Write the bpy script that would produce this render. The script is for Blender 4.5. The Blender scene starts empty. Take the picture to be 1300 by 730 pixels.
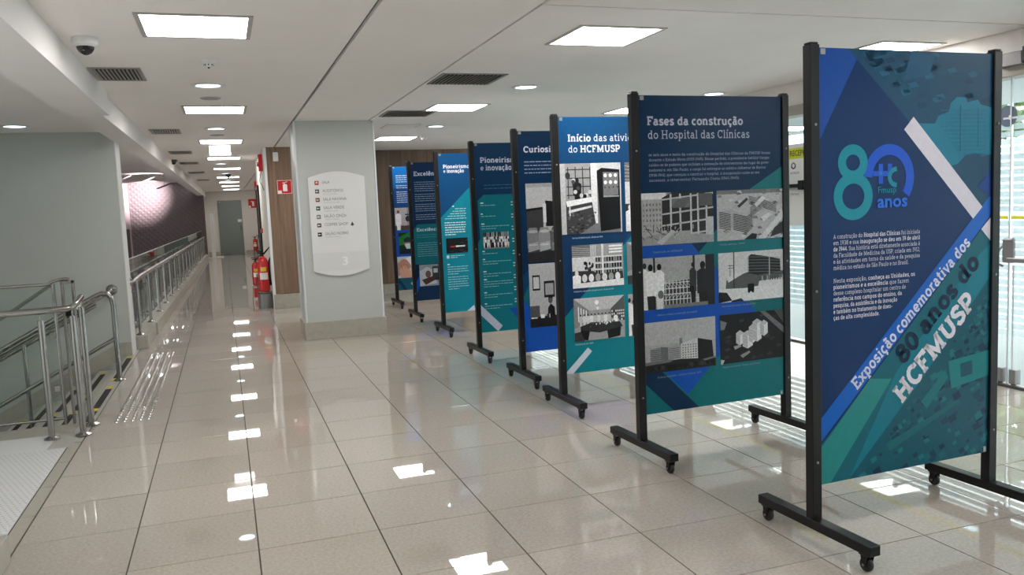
import bpy, math, random
from mathutils import Matrix, Vector
random.seed(7)
R = math.radians
scene = bpy.context.scene
COL = scene.collection

# ------------------------------------------------------------------ camera, world, exposure
cam_data = bpy.data.cameras.new('camera')
cam = bpy.data.objects.new('camera', cam_data)
COL.objects.link(cam)
cam_data.sensor_width = 36.0
cam_data.lens = 29.109
cam_data.clip_start = 0.05
cam_data.clip_end = 300
YAW, PITCH, ROLL = R(18.977), R(-5.611), R(-2.4205)
cy_, sy_, cp_, sp_ = math.cos(YAW), math.sin(YAW), math.cos(PITCH), math.sin(PITCH)
fw = Vector((sy_ * cp_, cy_ * cp_, sp_))
rt = Vector((cy_, -sy_, 0))
up = rt.cross(fw)
rt2 = rt * math.cos(ROLL) + up * math.sin(ROLL)
up2 = up * math.cos(ROLL) - rt * math.sin(ROLL)
mw = Matrix((rt2, up2, -fw)).transposed().to_4x4()
mw.translation = Vector((0.548, -5.981, 1.645))
cam.matrix_world = mw
scene.camera = cam

world = bpy.data.worlds.new('overcast_sky')
scene.world = world
world.use_nodes = True
bgn = world.node_tree.nodes['Background']
bgn.inputs[0].default_value = (0.95, 0.98, 1.0, 1)
bgn.inputs[1].default_value = 4.6

vs = scene.view_settings
vs.view_transform = 'Standard'
vs.look = 'None'
vs.gamma = 1.0
vs.exposure = 0.38
PANEL_POWER = 17.0
DOWN_POWER = 6.0


# ------------------------------------------------------------------ materials
def s2l(c):
    return tuple(((v / 255.0) / 12.92 if v / 255.0 <= 0.04045 else (((v / 255.0) + 0.055) / 1.055) ** 2.4) for v in c)


def mat(name, rgb, rough=0.5, metal=0.0, spec=0.5, noise=0.0, nscale=8.0, bump=0.0, bscale=40.0,
        objvar=0.0, rvar=0.0, coat=0.0, stretch=None):
    m = bpy.data.materials.new(name)
    m.use_nodes = True
    nt = m.node_tree
    b = nt.nodes['Principled BSDF']
    lin = s2l(rgb)
    b.inputs['Base Color'].default_value = (*lin, 1)
    b.inputs['Roughness'].default_value = rough
    b.inputs['Metallic'].default_value = metal
    b.inputs['Specular IOR Level'].default_value = spec
    b.inputs['Coat Weight'].default_value = coat
    b.inputs['Coat Roughness'].default_value = 0.05
    tc = nt.nodes.new('ShaderNodeTexCoord')
    src = tc.outputs['Object']
    if stretch:
        mp = nt.nodes.new('ShaderNodeMapping')
        mp.inputs['Scale'].default_value = stretch
        nt.links.new(src, mp.inputs['Vector'])
        src = mp.outputs['Vector']
    if noise > 0:
        n = nt.nodes.new('ShaderNodeTexNoise')
        n.inputs['Scale'].default_value = nscale
        n.inputs['Detail'].default_value = 6
        n.inputs['Roughness'].default_value = 0.65
        nt.links.new(src, n.inputs['Vector'])
        cr = nt.nodes.new('ShaderNodeValToRGB')
        cr.color_ramp.elements[0].position = 0.3
        cr.color_ramp.elements[1].position = 0.7
        cr.color_ramp.elements[0].color = (*[v * (1 - noise) for v in lin], 1)
        cr.color_ramp.elements[1].color = (*[min(1, v * (1 + noise)) for v in lin], 1)
        nt.links.new(n.outputs['Fac'], cr.inputs['Fac'])
        out = cr.outputs['Color']
        if rvar > 0:
            mr = nt.nodes.new('ShaderNodeMapRange')
            mr.inputs['To Min'].default_value = max(0.0, rough - rvar)
            mr.inputs['To Max'].default_value = rough + rvar
            nt.links.new(n.outputs['Fac'], mr.inputs['Value'])
            nt.links.new(mr.outputs['Result'], b.inputs['Roughness'])
        if objvar > 0:
            oi = nt.nodes.new('ShaderNodeObjectInfo')
            mr2 = nt.nodes.new('ShaderNodeMapRange')
            mr2.inputs['To Min'].default_value = 1 - objvar
            mr2.inputs['To Max'].default_value = 1 + objvar
            nt.links.new(oi.outputs['Random'], mr2.inputs['Value'])
            hs = nt.nodes.new('ShaderNodeHueSaturation')
            nt.links.new(mr2.outputs['Result'], hs.inputs['Value'])
            nt.links.new(out, hs.inputs['Color'])
            out = hs.outputs['Color']
        nt.links.new(out, b.inputs['Base Color'])
    if bump > 0:
        n2 = nt.nodes.new('ShaderNodeTexNoise')
        n2.inputs['Scale'].default_value = bscale
        n2.inputs['Detail'].default_value = 3
        nt.links.new(src, n2.inputs['Vector'])
        bp = nt.nodes.new('ShaderNodeBump')
        bp.inputs['Strength'].default_value = bump
        bp.inputs['Distance'].default_value = 0.01
        nt.links.new(n2.outputs['Fac'], bp.inputs['Height'])
        nt.links.new(bp.outputs['Normal'], b.inputs['Normal'])
    return m


def emit(name, rgb, strength):
    m = bpy.data.materials.new(name)
    m.use_nodes = True
    b = m.node_tree.nodes['Principled BSDF']
    b.inputs['Base Color'].default_value = (0.8, 0.8, 0.8, 1)
    b.inputs['Emission Color'].default_value = (*rgb, 1)
    b.inputs['Emission Strength'].default_value = strength
    return m


def glass(name, tint=(0.93, 0.98, 0.97), refl=0.5):
    m = bpy.data.materials.new(name)
    m.use_nodes = True
    nt = m.node_tree
    nt.nodes.remove(nt.nodes['Principled BSDF'])
    out = nt.nodes['Material Output']
    tr = nt.nodes.new('ShaderNodeBsdfTransparent')
    tr.inputs[0].default_value = (*tint, 1)
    gl = nt.nodes.new('ShaderNodeBsdfGlossy')
    gl.inputs['Roughness'].default_value = 0.02
    gl.inputs['Color'].default_value = (0.9, 0.95, 0.95, 1)
    fr = nt.nodes.new('ShaderNodeFresnel')
    fr.inputs[0].default_value = 1.45
    mu = nt.nodes.new('ShaderNodeMath')
    mu.operation = 'MULTIPLY'
    mu.inputs[1].default_value = refl
    nt.links.new(fr.outputs[0], mu.inputs[0])
    mx = nt.nodes.new('ShaderNodeMixShader')
    nt.links.new(mu.outputs[0], mx.inputs[0])
    nt.links.new(tr.outputs[0], mx.inputs[1])
    nt.links.new(gl.outputs[0], mx.inputs[2])
    nt.links.new(mx.outputs[0], out.inputs[0])
    return m


def film(name, rgb, clear):
    m = bpy.data.materials.new(name)
    m.use_nodes = True
    nt = m.node_tree
    nt.nodes.remove(nt.nodes['Principled BSDF'])
    out = nt.nodes['Material Output']
    tl = nt.nodes.new('ShaderNodeBsdfTranslucent')
    tl.inputs[0].default_value = (*s2l(rgb), 1)
    df = nt.nodes.new('ShaderNodeBsdfDiffuse')
    df.inputs[0].default_value = (*s2l(rgb), 1)
    m1 = nt.nodes.new('ShaderNodeMixShader')
    m1.inputs[0].default_value = 0.4
    nt.links.new(tl.outputs[0], m1.inputs[1])
    nt.links.new(df.outputs[0], m1.inputs[2])
    tr = nt.nodes.new('ShaderNodeBsdfTransparent')
    m2 = nt.nodes.new('ShaderNodeMixShader')
    m2.inputs[0].default_value = clear
    nt.links.new(m1.outputs[0], m2.inputs[1])
    nt.links.new(tr.outputs[0], m2.inputs[2])
    nt.links.new(m2.outputs[0], out.inputs[0])
    return m


def print_mat(name, grain, gscale, rough=0.3):
    m = bpy.data.materials.new(name)
    m.use_nodes = True
    nt = m.node_tree
    b = nt.nodes['Principled BSDF']
    b.inputs['Roughness'].default_value = rough
    b.inputs['Specular IOR Level'].default_value = 0.16
    at = nt.nodes.new('ShaderNodeAttribute')
    at.attribute_name = 'Col'
    tc = nt.nodes.new('ShaderNodeTexCoord')
    n = nt.nodes.new('ShaderNodeTexNoise')
    n.inputs['Scale'].default_value = gscale
    n.inputs['Detail'].default_value = 5
    nt.links.new(tc.outputs['Object'], n.inputs['Vector'])
    mr = nt.nodes.new('ShaderNodeMapRange')
    mr.inputs['From Min'].default_value = 0.3
    mr.inputs['From Max'].default_value = 0.7
    mr.inputs['To Min'].default_value = 1 - grain
    mr.inputs['To Max'].default_value = 1 + grain
    nt.links.new(n.outputs['Fac'], mr.inputs['Value'])
    hs = nt.nodes.new('ShaderNodeHueSaturation')
    nt.links.new(at.outputs['Color'], hs.inputs['Color'])
    nt.links.new(mr.outputs['Result'], hs.inputs['Value'])
    nt.links.new(hs.outputs['Color'], b.inputs['Base Color'])
    return m


M_TILE = mat('polished_stone', (185, 176, 167), 0.018, noise=0.15, nscale=60, objvar=0.045, spec=0.75, rvar=0.006)
M_GROUT = mat('grout', (66, 58, 52), 0.8)
M_STONE = mat('honed_stone', (170, 166, 154), 0.35, noise=0.10, nscale=14)
M_STAIRSTONE = mat('stair_stone', (176, 174, 166), 0.3, noise=0.10, nscale=14)
M_CEIL = mat('ceiling_paint', (240, 236, 233), 0.85, noise=0.02, nscale=2)
M_SOFF = mat('soffit_paint', (230, 227, 225), 0.85, noise=0.02, nscale=2)
M_GROOVE = mat('groove_shadow_gap', (120, 119, 116), 0.9)
M_WALLG = mat('grey_green_paint', (186, 190, 186), 0.6, noise=0.02, nscale=2)
M_WALLC = mat('cream_paint', (214, 209, 202), 0.7, noise=0.02, nscale=2)
M_WHITE = mat('white_paint', (226, 226, 226), 0.5)
M_CLAD = mat('column_cladding', (192, 196, 193), 0.35, noise=0.015, nscale=3)
M_CORNER = mat('corner_trim', (214, 220, 224), 0.2, spec=0.7)
M_WOOD = mat('wood_laminate', (122, 98, 80), 0.45, noise=0.34, nscale=1.6, objvar=0.30, stretch=(16, 16, 0.5))
M_WOODB = mat('wood_backing', (52, 42, 34), 0.8)
M_BLACK = mat('black_steel', (17, 17, 20), 0.38, spec=0.3)
M_RUBBER = mat('caster_rubber', (24, 24, 26), 0.5)
M_CHROME = mat('brushed_steel', (158, 155, 152), 0.2, metal=1.0, noise=0.05, nscale=30)
M_STEEL = mat('matt_steel', (150, 150, 148), 0.38, metal=0.9)
M_DARKMETAL = mat('dark_metal', (70, 72, 74), 0.4, metal=0.5)
M_RED = mat('red_enamel', (196, 22, 30), 0.25, coat=0.5)
M_REDP = mat('red_plastic', (200, 30, 34), 0.5)
M_LABEL = mat('white_label', (232, 226, 222), 0.6)
M_YEL = mat('yellow_paint', (222, 190, 60), 0.6)
M_BLK = mat('black_grit_tape', (34, 33, 34), 0.85)
M_PLATE = mat('white_chequer_plate', (214, 214, 216), 0.4, spec=0.5)
M_VOIDW = mat('quilted_mauve', (98, 88, 90), 0.6)
M_PINK = mat('pale_mauve_paint', (176, 158, 162), 0.7)
M_DOORG = mat('frosted_green_glass', (112, 122, 118), 0.3)
M_DARKDOOR = mat('dark_door', (70, 64, 62), 0.5)
M_GLASS = glass('clear_glass')
M_GLASSG = glass('greenish_glass', (0.91, 0.945, 0.93), 0.6)
M_FILM = film('frosted_film', (240, 244, 248), 0.25)
M_FILMY = film('yellow_film', (232, 222, 60), 0.15)
M_SIGNW = film('white_vinyl', (226, 230, 234), 0.08)
M_HANDLE = mat('grey_handle', (150, 148, 150), 0.4, metal=0.4)
M_PRINT = print_mat('poster_print', 0.04, 30, 0.28)
M_PHOTO = print_mat('photo_print', 0.16, 90, 0.28)
M_LETTER = print_mat('lettering_print', 0.0, 5, 0.4)
M_LIGHT = emit('panel_diffuser', (1.0, 0.97, 0.93), PANEL_POWER)
M_DOWN = emit('downlight_diffuser', (0.70, 0.90, 1.0), DOWN_POWER)
M_FRAME = mat('light_frame', (176, 174, 170), 0.5)
M_VENT = mat('vent_alu', (150, 149, 144), 0.4, metal=0.2)
M_VENTD = mat('vent_dark', (32, 31, 30), 0.9)
M_TREE = mat('leaf_green', (150, 178, 128), 0.6, noise=0.3, nscale=2)
M_TRUNK = mat('bark', (96, 84, 72), 0.9)
M_PAVE = mat('pale_paving', (158, 160, 160), 0.5, noise=0.05, nscale=1.0)
M_CANOPY = mat('canopy_paint', (206, 208, 208), 0.6)
M_OUTW = mat('outer_wall', (190, 206, 214), 0.7)
M_DOME = mat('smoked_dome', (22, 22, 26), 0.08)

# quilted wall pattern: diagonal seams with relief
nt = M_VOIDW.node_tree
b = nt.nodes['Principled BSDF']
tc = nt.nodes.new('ShaderNodeTexCoord')
sp = nt.nodes.new('ShaderNodeSeparateXYZ')
nt.links.new(tc.outputs['Object'], sp.inputs[0])


def mth(op, a, bb):
    n = nt.nodes.new('ShaderNodeMath')
    n.operation = op
    for i, v in enumerate((a, bb)):
        if v is None:
            continue
        if isinstance(v, (int, float)):
            n.inputs[i].default_value = v
        else:
            nt.links.new(v, n.inputs[i])
    return n.outputs[0]


d1 = mth('PINGPONG', mth('ADD', sp.outputs[0], sp.outputs[2]), 0.11)
d2 = mth('PINGPONG', mth('SUBTRACT', sp.outputs[0], sp.outputs[2]), 0.11)
hh = mth('MINIMUM', d1, d2)
bp = nt.nodes.new('ShaderNodeBump')
bp.inputs['Strength'].default_value = 1.0
bp.inputs['Distance'].default_value = 0.16
nt.links.new(hh, bp.inputs['Height'])
nt.links.new(bp.outputs['Normal'], b.inputs['Normal'])


# ------------------------------------------------------------------ mesh helpers
class MB:
    def __init__(s):
        s.v, s.f = [], []

    def add(s, vs_, fs):
        o = len(s.v)
        s.v += [tuple(p) for p in vs_]
        s.f += [tuple(i + o for i in f) for f in fs]
        return s

    def box(s, a, b_, m=None):
        x0, y0, z0 = a
        x1, y1, z1 = b_
        P = [(x0, y0, z0), (x1, y0, z0), (x1, y1, z0), (x0, y1, z0), (x0, y0, z1), (x1, y0, z1), (x1, y1, z1), (x0, y1, z1)]
        if m:
            P = [tuple(m @ Vector(p)) for p in P]
        return s.add(P, [(0, 3, 2, 1), (4, 5, 6, 7), (0, 1, 5, 4), (1, 2, 6, 5), (2, 3, 7, 6), (3, 0, 4, 7)])

    def bbox(s, a, b_, c=0.003):
        """box with chamfered edges all round"""
        ax, ay, az = a
        bx, by, bz = b_
        P = []
        for k, (x, y, z) in enumerate([(x, y, z) for z in (0, 1) for y in (0, 1) for x in (0, 1)]):
            X, Y, Z = (ax, bx)[x], (ay, by)[y], (az, bz)[z]
            dx, dy, dz = (c, -c)[x], (c, -c)[y], (c, -c)[z]
            P += [(X, Y + dy, Z + dz), (X + dx, Y, Z + dz), (X + dx, Y + dy, Z)]

        def i(x, y, z, k):
            return (z * 4 + y * 2 + x) * 3 + k
        F = []
        for x in (0, 1):
            q = [i(x, 0, 0, 0), i(x, 1, 0, 0), i(x, 1, 1, 0), i(x, 0, 1, 0)]
            F.append(tuple(q if x else q[::-1]))
            q = [i(0, x, 0, 1), i(1, x, 0, 1), i(1, x, 1, 1), i(0, x, 1, 1)]
            F.append(tuple(q[::-1] if x else q))
            q = [i(0, 0, x, 2), i(1, 0, x, 2), i(1, 1, x, 2), i(0, 1, x, 2)]
            F.append(tuple(q if x else q[::-1]))
        for p in (0, 1):
            for q in (0, 1):
                F.append((i(p, q, 0, 0), i(p, q, 1, 0), i(p, q, 1, 1), i(p, q, 0, 1)))
                F.append((i(p, 0, q, 0), i(p, 1, q, 0), i(p, 1, q, 2), i(p, 0, q, 2)))
                F.append((i(0, p, q, 1), i(1, p, q, 1), i(1, p, q, 2), i(0, p, q, 2)))
        for x in (0, 1):
            for y in (0, 1):
                for z in (0, 1):
                    F.append((i(x, y, z, 0), i(x, y, z, 1), i(x, y, z, 2)))
        return s.add(P, F)

    def tube(s, pts, r, n=12, cap=True):
        pts = [Vector(p) for p in pts]
        rings = []
        prev = None
        for k, p in enumerate(pts):
            if k == 0:
                t = pts[1] - p
            elif k == len(pts) - 1:
                t = p - pts[k - 1]
            else:
                t = (pts[k + 1] - p).normalized() + (p - pts[k - 1]).normalized()
            t.normalize()
            if prev is None:
                a = Vector((0, 0, 1)) if abs(t.z) < 0.9 else Vector((1, 0, 0))
                u = t.cross(a).normalized()
            else:
                u = (prev - t * prev.dot(t)).normalized()
            prev = u
            w = t.cross(u)
            rr = r[k] if isinstance(r, (list, tuple)) else r
            rings.append([p + (u * math.cos(2 * math.pi * j / n) + w * math.sin(2 * math.pi * j / n)) * rr for j in range(n)])
        V = [q for ring in rings for q in ring]
        F = []
        for k in range(len(pts) - 1):
            for j in range(n):
                F.append((k * n + j, k * n + (j + 1) % n, (k + 1) * n + (j + 1) % n, (k + 1) * n + j))
        if cap:
            F.append(tuple(range(n))[::-1])
            F.append(tuple((len(pts) - 1) * n + j for j in range(n)))
        return s.add(V, F)

    def lathe(s, prof, c=(0, 0, 0), n=24, axis='z'):
        V, F = [], []
        for (r, h) in prof:
            for j in range(n):
                a = 2 * math.pi * j / n
                x, y = r * math.cos(a), r * math.sin(a)
                p = {'z': (x, y, h), 'x': (h, x, y), 'y': (x, h, y)}[axis]
                V.append((p[0] + c[0], p[1] + c[1], p[2] + c[2]))
        for k in range(len(prof) - 1):
            for j in range(n):
                F.append((k * n + j, k * n + (j + 1) % n, (k + 1) * n + (j + 1) % n, (k + 1) * n + j))
        if prof[0][0] > 1e-4:
            F.append(tuple(range(n))[::-1])
        if prof[-1][0] > 1e-4:
            F.append(tuple((len(prof) - 1) * n + j for j in range(n)))
        return s.add(V, F)

    def prism(s, poly, z0, z1, f=lambda x, y, z: (x, y, z)):
        n = len(poly)
        V = [f(x, y, z0) for x, y in poly] + [f(x, y, z1) for x, y in poly]
        F = [tuple(range(n))[::-1], tuple(range(n, 2 * n))] + [(k, (k + 1) % n, n + (k + 1) % n, n + k) for k in range(n)]
        return s.add(V, F)

    def build(s, name, m, parent=None, smooth=False, loc=None):
        me = bpy.data.meshes.new(name)
        me.from_pydata(s.v, [], s.f)
        me.materials.append(m)
        if smooth:
            me.polygons.foreach_set('use_smooth', [True] * len(me.polygons))
            try:
                me.set_sharp_from_angle(angle=R(40))
            except Exception:
                pass
        me.update()
        o = bpy.data.objects.new(name, me)
        COL.objects.link(o)
        if parent:
            o.parent = parent
        if loc:
            o.location = loc
        return o


def share(name, src, parent, loc, rot=None):
    o = bpy.data.objects.new(name, src.data)
    COL.objects.link(o)
    o.parent = parent
    o.location = loc
    if rot:
        o.rotation_euler = rot
    return o


def tag(o, label=None, cat=None, group=None, kind=None):
    if label:
        o['label'] = label
    if cat:
        o['category'] = cat
    if group:
        o['group'] = group
    if kind:
        o['kind'] = kind
    return o


def empty(name, loc=(0, 0, 0), rz=0.0):
    o = bpy.data.objects.new(name, None)
    COL.objects.link(o)
    o.location = loc
    o.rotation_euler = (0, 0, rz)
    o.empty_display_size = 0.1
    return o


def thing(name, label, cat, loc=(0, 0, 0), rz=0.0, group=None):
    return tag(empty(name, loc, rz), label, cat, group)


def struct(o):
    o['kind'] = 'structure'
    return o


def kids(o):
    return list(o.children)


def copy_tree(o, parent=None):
    c = o.copy()
    COL.objects.link(c)
    if parent:
        c.parent = parent
    for ch in CHILD.get(o.name, []):
        copy_tree(ch, c)
    return c


CHILD = {}


def note_children(root):
    bpy.context.view_layer.update()
    def rec(o):
        CHILD[o.name] = list(o.children)
        for c in o.children:
            rec(c)
    rec(root)


# ------------------------------------------------------------------ setting: floor
floor = struct(empty('floor'))
g = MB()
g.box((-0.70, -9, -0.05), (6.55, 34, -0.003))
g.build('grout_bed', M_GROUT, floor)
tile_src = {}


def tile(name, x0, x1, y0, y1, m=M_TILE, gx=0.0034, gy=0.0030):
    key = (round(x1 - x0, 3), round(y1 - y0, 3), m.name)
    w, h = x1 - x0, y1 - y0
    if key not in tile_src:
        mb = MB()
        mb.bbox((gx, gy, -0.02), (w - gx, h - gy, 0.0), 0.0008)
        o = mb.build(name, m, floor, loc=(x0, y0, 0))
        tile_src[key] = o
    else:
        o = share(name, tile_src[key], floor, (x0, y0, 0))
    return o


rest = MB()
count = 0
rr_ = random.Random(3)
cands = []
for k in range(-16, 58):
    y0 = -0.6 * (-k) if False else 0.6 * k
    for i in range(-1, 11):
        x0 = 0.6 * i
        x1 = x0 + 0.6
        if i == -1:
            x0 = -0.58
        if x1 > 6.56:
            x1 = 6.5
        cands.append((x0, x1, y0, y0 + 0.6))


def in_view(x0, x1, y0, y1):
    for x, y in ((x0, y0), (x1, y1), (x0, y1), (x1, y0), ((x0 + x1) / 2, (y0 + y1) / 2)):
        d = Vector((x, y, 0)) - Vector((0.548, -5.981, 1.645))
        z = d.dot(fw)
        if z < 0.5:
            continue
        px, py = 650 + 1051 * d.dot(rt2) / z, 365 - 1051 * d.dot(up2) / z
        if -5 < px < 1305 and -5 < py < 735:
            return True
    return False


vis = [c for c in cands if in_view(*c)]
vis.sort(key=lambda c: (c[0] - 0.55) ** 2 + (c[2] + 5.98) ** 2)
near = vis[:284]
nearset = set(near)
for c in near:
    o = tile('tile', *c)
    o.location.z = rr_.uniform(-0.0002, 0.0002)
    o.rotation_euler = (rr_.uniform(-.0002, .0002), rr_.uniform(-.0002, .0002), 0)
for (x0, x1, y0, y1) in cands:
    if (x0, x1, y0, y1) not in nearset:
        rest.box((x0 + .0034, y0 + .0030, -.02), (x1 - .0034, y1 - .0030, 0))
tag(rest.build('distant_tiles', M_TILE, floor), kind='stuff')
# narrow stone border beside the white plate, and the stair-head border
for k in range(-4, 4):
    y0 = -1.3 + 0.56 * k
    if y0 + .56 > -1.4 and y0 < 0.85:
        o = tile('border_stone', -0.665, -0.582, max(y0, -1.45), min(y0 + .56, 0.93), M_STONE)
for (y0, y1) in ((0.94, 1.45), (1.45, 2.4), (2.4, 3.45), (3.45, 4.55), (4.55, 5.66)):
    tile('border_stone', -0.70, -0.582, y0, y1, M_STAIRSTONE)
# curb along the void, in lengths
kb = None
CA = math.atan(-0.0135)
for k in range(20):
    y0 = 5.66 + 1.4 * k
    if kb is None:
        kb = MB().bbox((0, 0.001, 0), (0.22, 1.398, 0.17), 0.003).build('curb_stone', M_STONE, floor, loc=(-0.70, y0, 0.0))
    else:
        share('curb_stone', kb, floor, (-0.70 + 0.0135 * 1.4 * k, y0, 0), (0, 0, CA))

# outside ground
struct(MB().box((6.62, -14, -0.06), (40, 34, -0.02)).build('floor_outside', M_PAVE))

# ------------------------------------------------------------------ setting: ceiling
CZ = 2.85
ceil = struct(empty('ceiling', (0, 0, 0)))
MB().box((-0.44, -9, CZ + 0.03), (6.6, 34.5, CZ + 0.1)).build('backing', M_GROOVE, ceil)
for (x0, x1, y0, y1) in ((-0.44, 1.475, -9, -1.175), (-0.44, 1.475, -1.175, 34.5), (1.505, 2.45, -9, 34.5), (2.47, 6.6, -9, -1.2), (2.47, 6.6, -1.18, 34.5)):
    MB().box((x0, y0, CZ), (x1, y1, CZ + 0.03)).build('ceiling_panel', M_CEIL, ceil)
# bulkhead beside the stairs and along the void
MB().box((-0.72, -9, 2.625), (-0.365, 2.5, CZ + 0.1)).build('bulkhead', M_SOFF, ceil)
MB().prism([(-0.66, 2.5), (-0.42, 2.5), (-0.12, 33.6), (-0.36, 33.6)], 2.625, CZ + 0.1).build('bulkhead', M_SOFF, ceil)
MB().box((-4.5, -9, 2.74), (-0.66, 5.4, 2.84)).build('low_ceiling', M_SOFF, ceil)
MB().box((-9, 5.4, 3.2), (-0.4, 36, 3.3)).build('void_ceiling', M_SOFF, ceil)
MB().box((-9, 5.35, 2.7), (-0.6, 5.45, 3.3)).build('ceiling_step', M_SOFF, ceil)

# ------------------------------------------------------------------ setting: walls
struct(MB().box((-4.5, 5.2, -3.2), (-0.63, 5.62, 3.2)).build('wall_left', M_WALLG))
struct(MB().box((-0.632, 5.195, 0.0), (-0.622, 5.62, 2.63)).build('trim_1', M_WHITE))
wl = MB().bbox((-4.4, 5.18, -3.0), (-0.78, 5.199, 0.16), 0.002)
struct(MB().bbox((-0.699, 5.175, 0.0), (-0.63, 5.199, 0.17), 0.002).build('baseboard_left', M_STONE))
# void walls
struct(MB().box((-3.02, 31, -3.2), (-0.14, 31.15, 3.2)).build('wall_quilted', M_VOIDW))
vw = struct(MB().box((-9, 30.9, -3.2), (-3.0, 30.98, 3.2)).build('wall_void', M_PINK))
struct(MB().box((-9.1, 5, -3.2), (-9, 31, 3.2)).build('wall_void_side', M_PINK))
struct(MB().box((-9, 0, -3.3), (-0.6, 31, -3.2)).build('floor_lower', M_STONE))
struct(MB().box((-0.75, 6.0, -3.2), (-0.705, 33.5, -0.05)).build('wall_void_edge', M_PINK))
vd = struct(MB().box((-3.5, 30.84, -3.2), (-3.05, 30.89, 1.36)).build('door_2', M_DARKDOOR))
# far end wall
struct(MB().box((-0.3, 33.5, 0), (2.6, 33.6, 2.85)).build('wall_far', M_WALLC))
struct(MB().box((-0.36, 31.15, -3.2), (-0.16, 33.6, 2.7)).build('wall_far_side', M_WALLC))
d1o = struct(empty('door_1', (0.88, 33.44, 0)))
MB().bbox((-0.52, 0, 0.01), (0.50, 0.04, 2.43), 0.004).build('door_leaf', M_DOORG, d1o)
MB().bbox((0.30, -0.03, 1.45), (0.47, 0, 1.58), 0.004).build('lock_plate', M_WHITE, d1o)
MB().tube([(0.42, -.01, 1.28), (0.42, -.07, 1.28), (0.42, -.07, 1.10), (0.42, -.01, 1.10)], 0.012, 8).build('pull_handle', M_CHROME, d1o)
MB().bbox((-0.50, -0.02, 2.33), (-0.38, 0, 2.39), 0.003).build('hinge', M_CHROME, d1o)
MB().bbox((-0.50, -0.02, 0.02), (-0.38, 0, 0.08), 0.003).build('hinge', M_CHROME, d1o)
struct(MB().bbox((-0.15, 33.45, 0), (0.30, 33.49, 0.16)).build('baseboard_far', M_STONE))
struct(MB().bbox((1.45, 33.45, 0), (2.4, 33.49, 0.16)).build('baseboard_far_right', M_STONE))
# right corridor wall
struct(MB().box((1.30, 9.3, 0), (1.42, 13.2, 2.85)).build('wall_corridor', M_WALLC))
struct(MB().box((1.42, 13.1, 0), (2.4, 13.2, 2.85)).build('wall_corridor_return', M_WALLC))
struct(MB().box((2.32, 13.2, 0), (2.45, 33.6, 2.85)).build('wall_corridor_far', M_WALLC))
# back wall behind the exhibition
struct(MB().box((3.0, 10.5, 0), (6.6, 10.6, 2.85)).build('wall_back', M_WOODB))
struct(MB().box((2.9, 9.3, 0), (3.0, 10.6, 2.85)).build('wall_back_return', M_WOODB))
struct(MB().box((1.42, 9.3, 0), (3.0, 9.4, 2.85)).build('wall_pier', M_WOODB))


def planks(x0, x1, y, z0, z1, name):
    root = struct(empty(name, (0, y, 0)))
    rng = random.Random(int(x0 * 100) + 5)
    x = x0
    while x < x1 - 0.01:
        w = rng.choice((0.14, 0.2, 0.24, 0.12))
        if x + w > x1 - 0.07:
            w = x1 - x
        yy = rng.uniform(0, 0.004)
        MB().bbox((x + .0008, -yy, z0), (x + w - .0008, 0.02, z1), 0.0008).build('plank', M_WOOD, root)
        x += w
    return root


planks(1.345, 3.0, 9.278, 0.26, 2.85, 'wall_wood_pier')
planks(3.0, 6.5, 10.478, 0.20, 2.85, 'wall_wood_back')
struct(MB().box((1.296, 9.25, 0.0), (1.343, 9.31, 2.85)).build('trim_2', M_WHITE))
struct(MB().bbox((1.31, 9.235, 0.0), (3.02, 9.275, 0.255), 0.003).build('baseboard_pier', M_STONE))
struct(MB().bbox((3.0, 10.43, 0.0), (6.5, 10.475, 0.2), 0.003).build('baseboard_back', M_STONE))
# wall behind the camera
struct(MB().box((-4.5, -9.1, -3.2), (6.6, -9, 2.95)).build('wall_behind', mat('dim_wall', (112, 110, 106), .8)))
struct(MB().box((-4.6, -9, -3.2), (-4.5, 5.4, 2.95)).build('wall_stair_side', M_WALLG))

# ------------------------------------------------------------------ column with directory board
col_ = struct(empty('pillar', (0, 0, 0)))
X0, X1, Y0, Y1 = 1.48, 2.52, 5.10, 5.72
MB().box((X0 + .01, Y0 + .01, 0.1), (X1 - .01, Y1 - .01, CZ)).build('cladding', M_CLAD, col_)
for (x, y) in ((X0, Y0), (X1, Y0), (X1, Y1), (X0, Y1)):
    sx, sy = (1 if x == X0 else -1), (1 if y == Y0 else -1)
    MB().tube([(x + sx * .012, y + sy * .012, 0.22), (x + sx * .012, y + sy * .012, CZ)], 0.016, 10).build('corner_guard', M_CORNER, col_, True)
MB().bbox((X0 - .02, Y0 - .03, 0.0), (X1 + .02, Y1 + .03, 0.235), 0.004).build('stone_plinth', M_STONE, col_)


# ------------------------------------------------------------------ slab-serif lettering (stroke drawn)
def arc(cx, cy, rx, ry, a0, a1, n=None):
    n = n or max(3, int(abs(a1 - a0) / 24))
    return [(cx + rx * math.cos(R(a0 + (a1 - a0) * k / n)), cy + ry * math.sin(R(a0 + (a1 - a0) * k / n))) for k in range(n + 1)]


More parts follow.
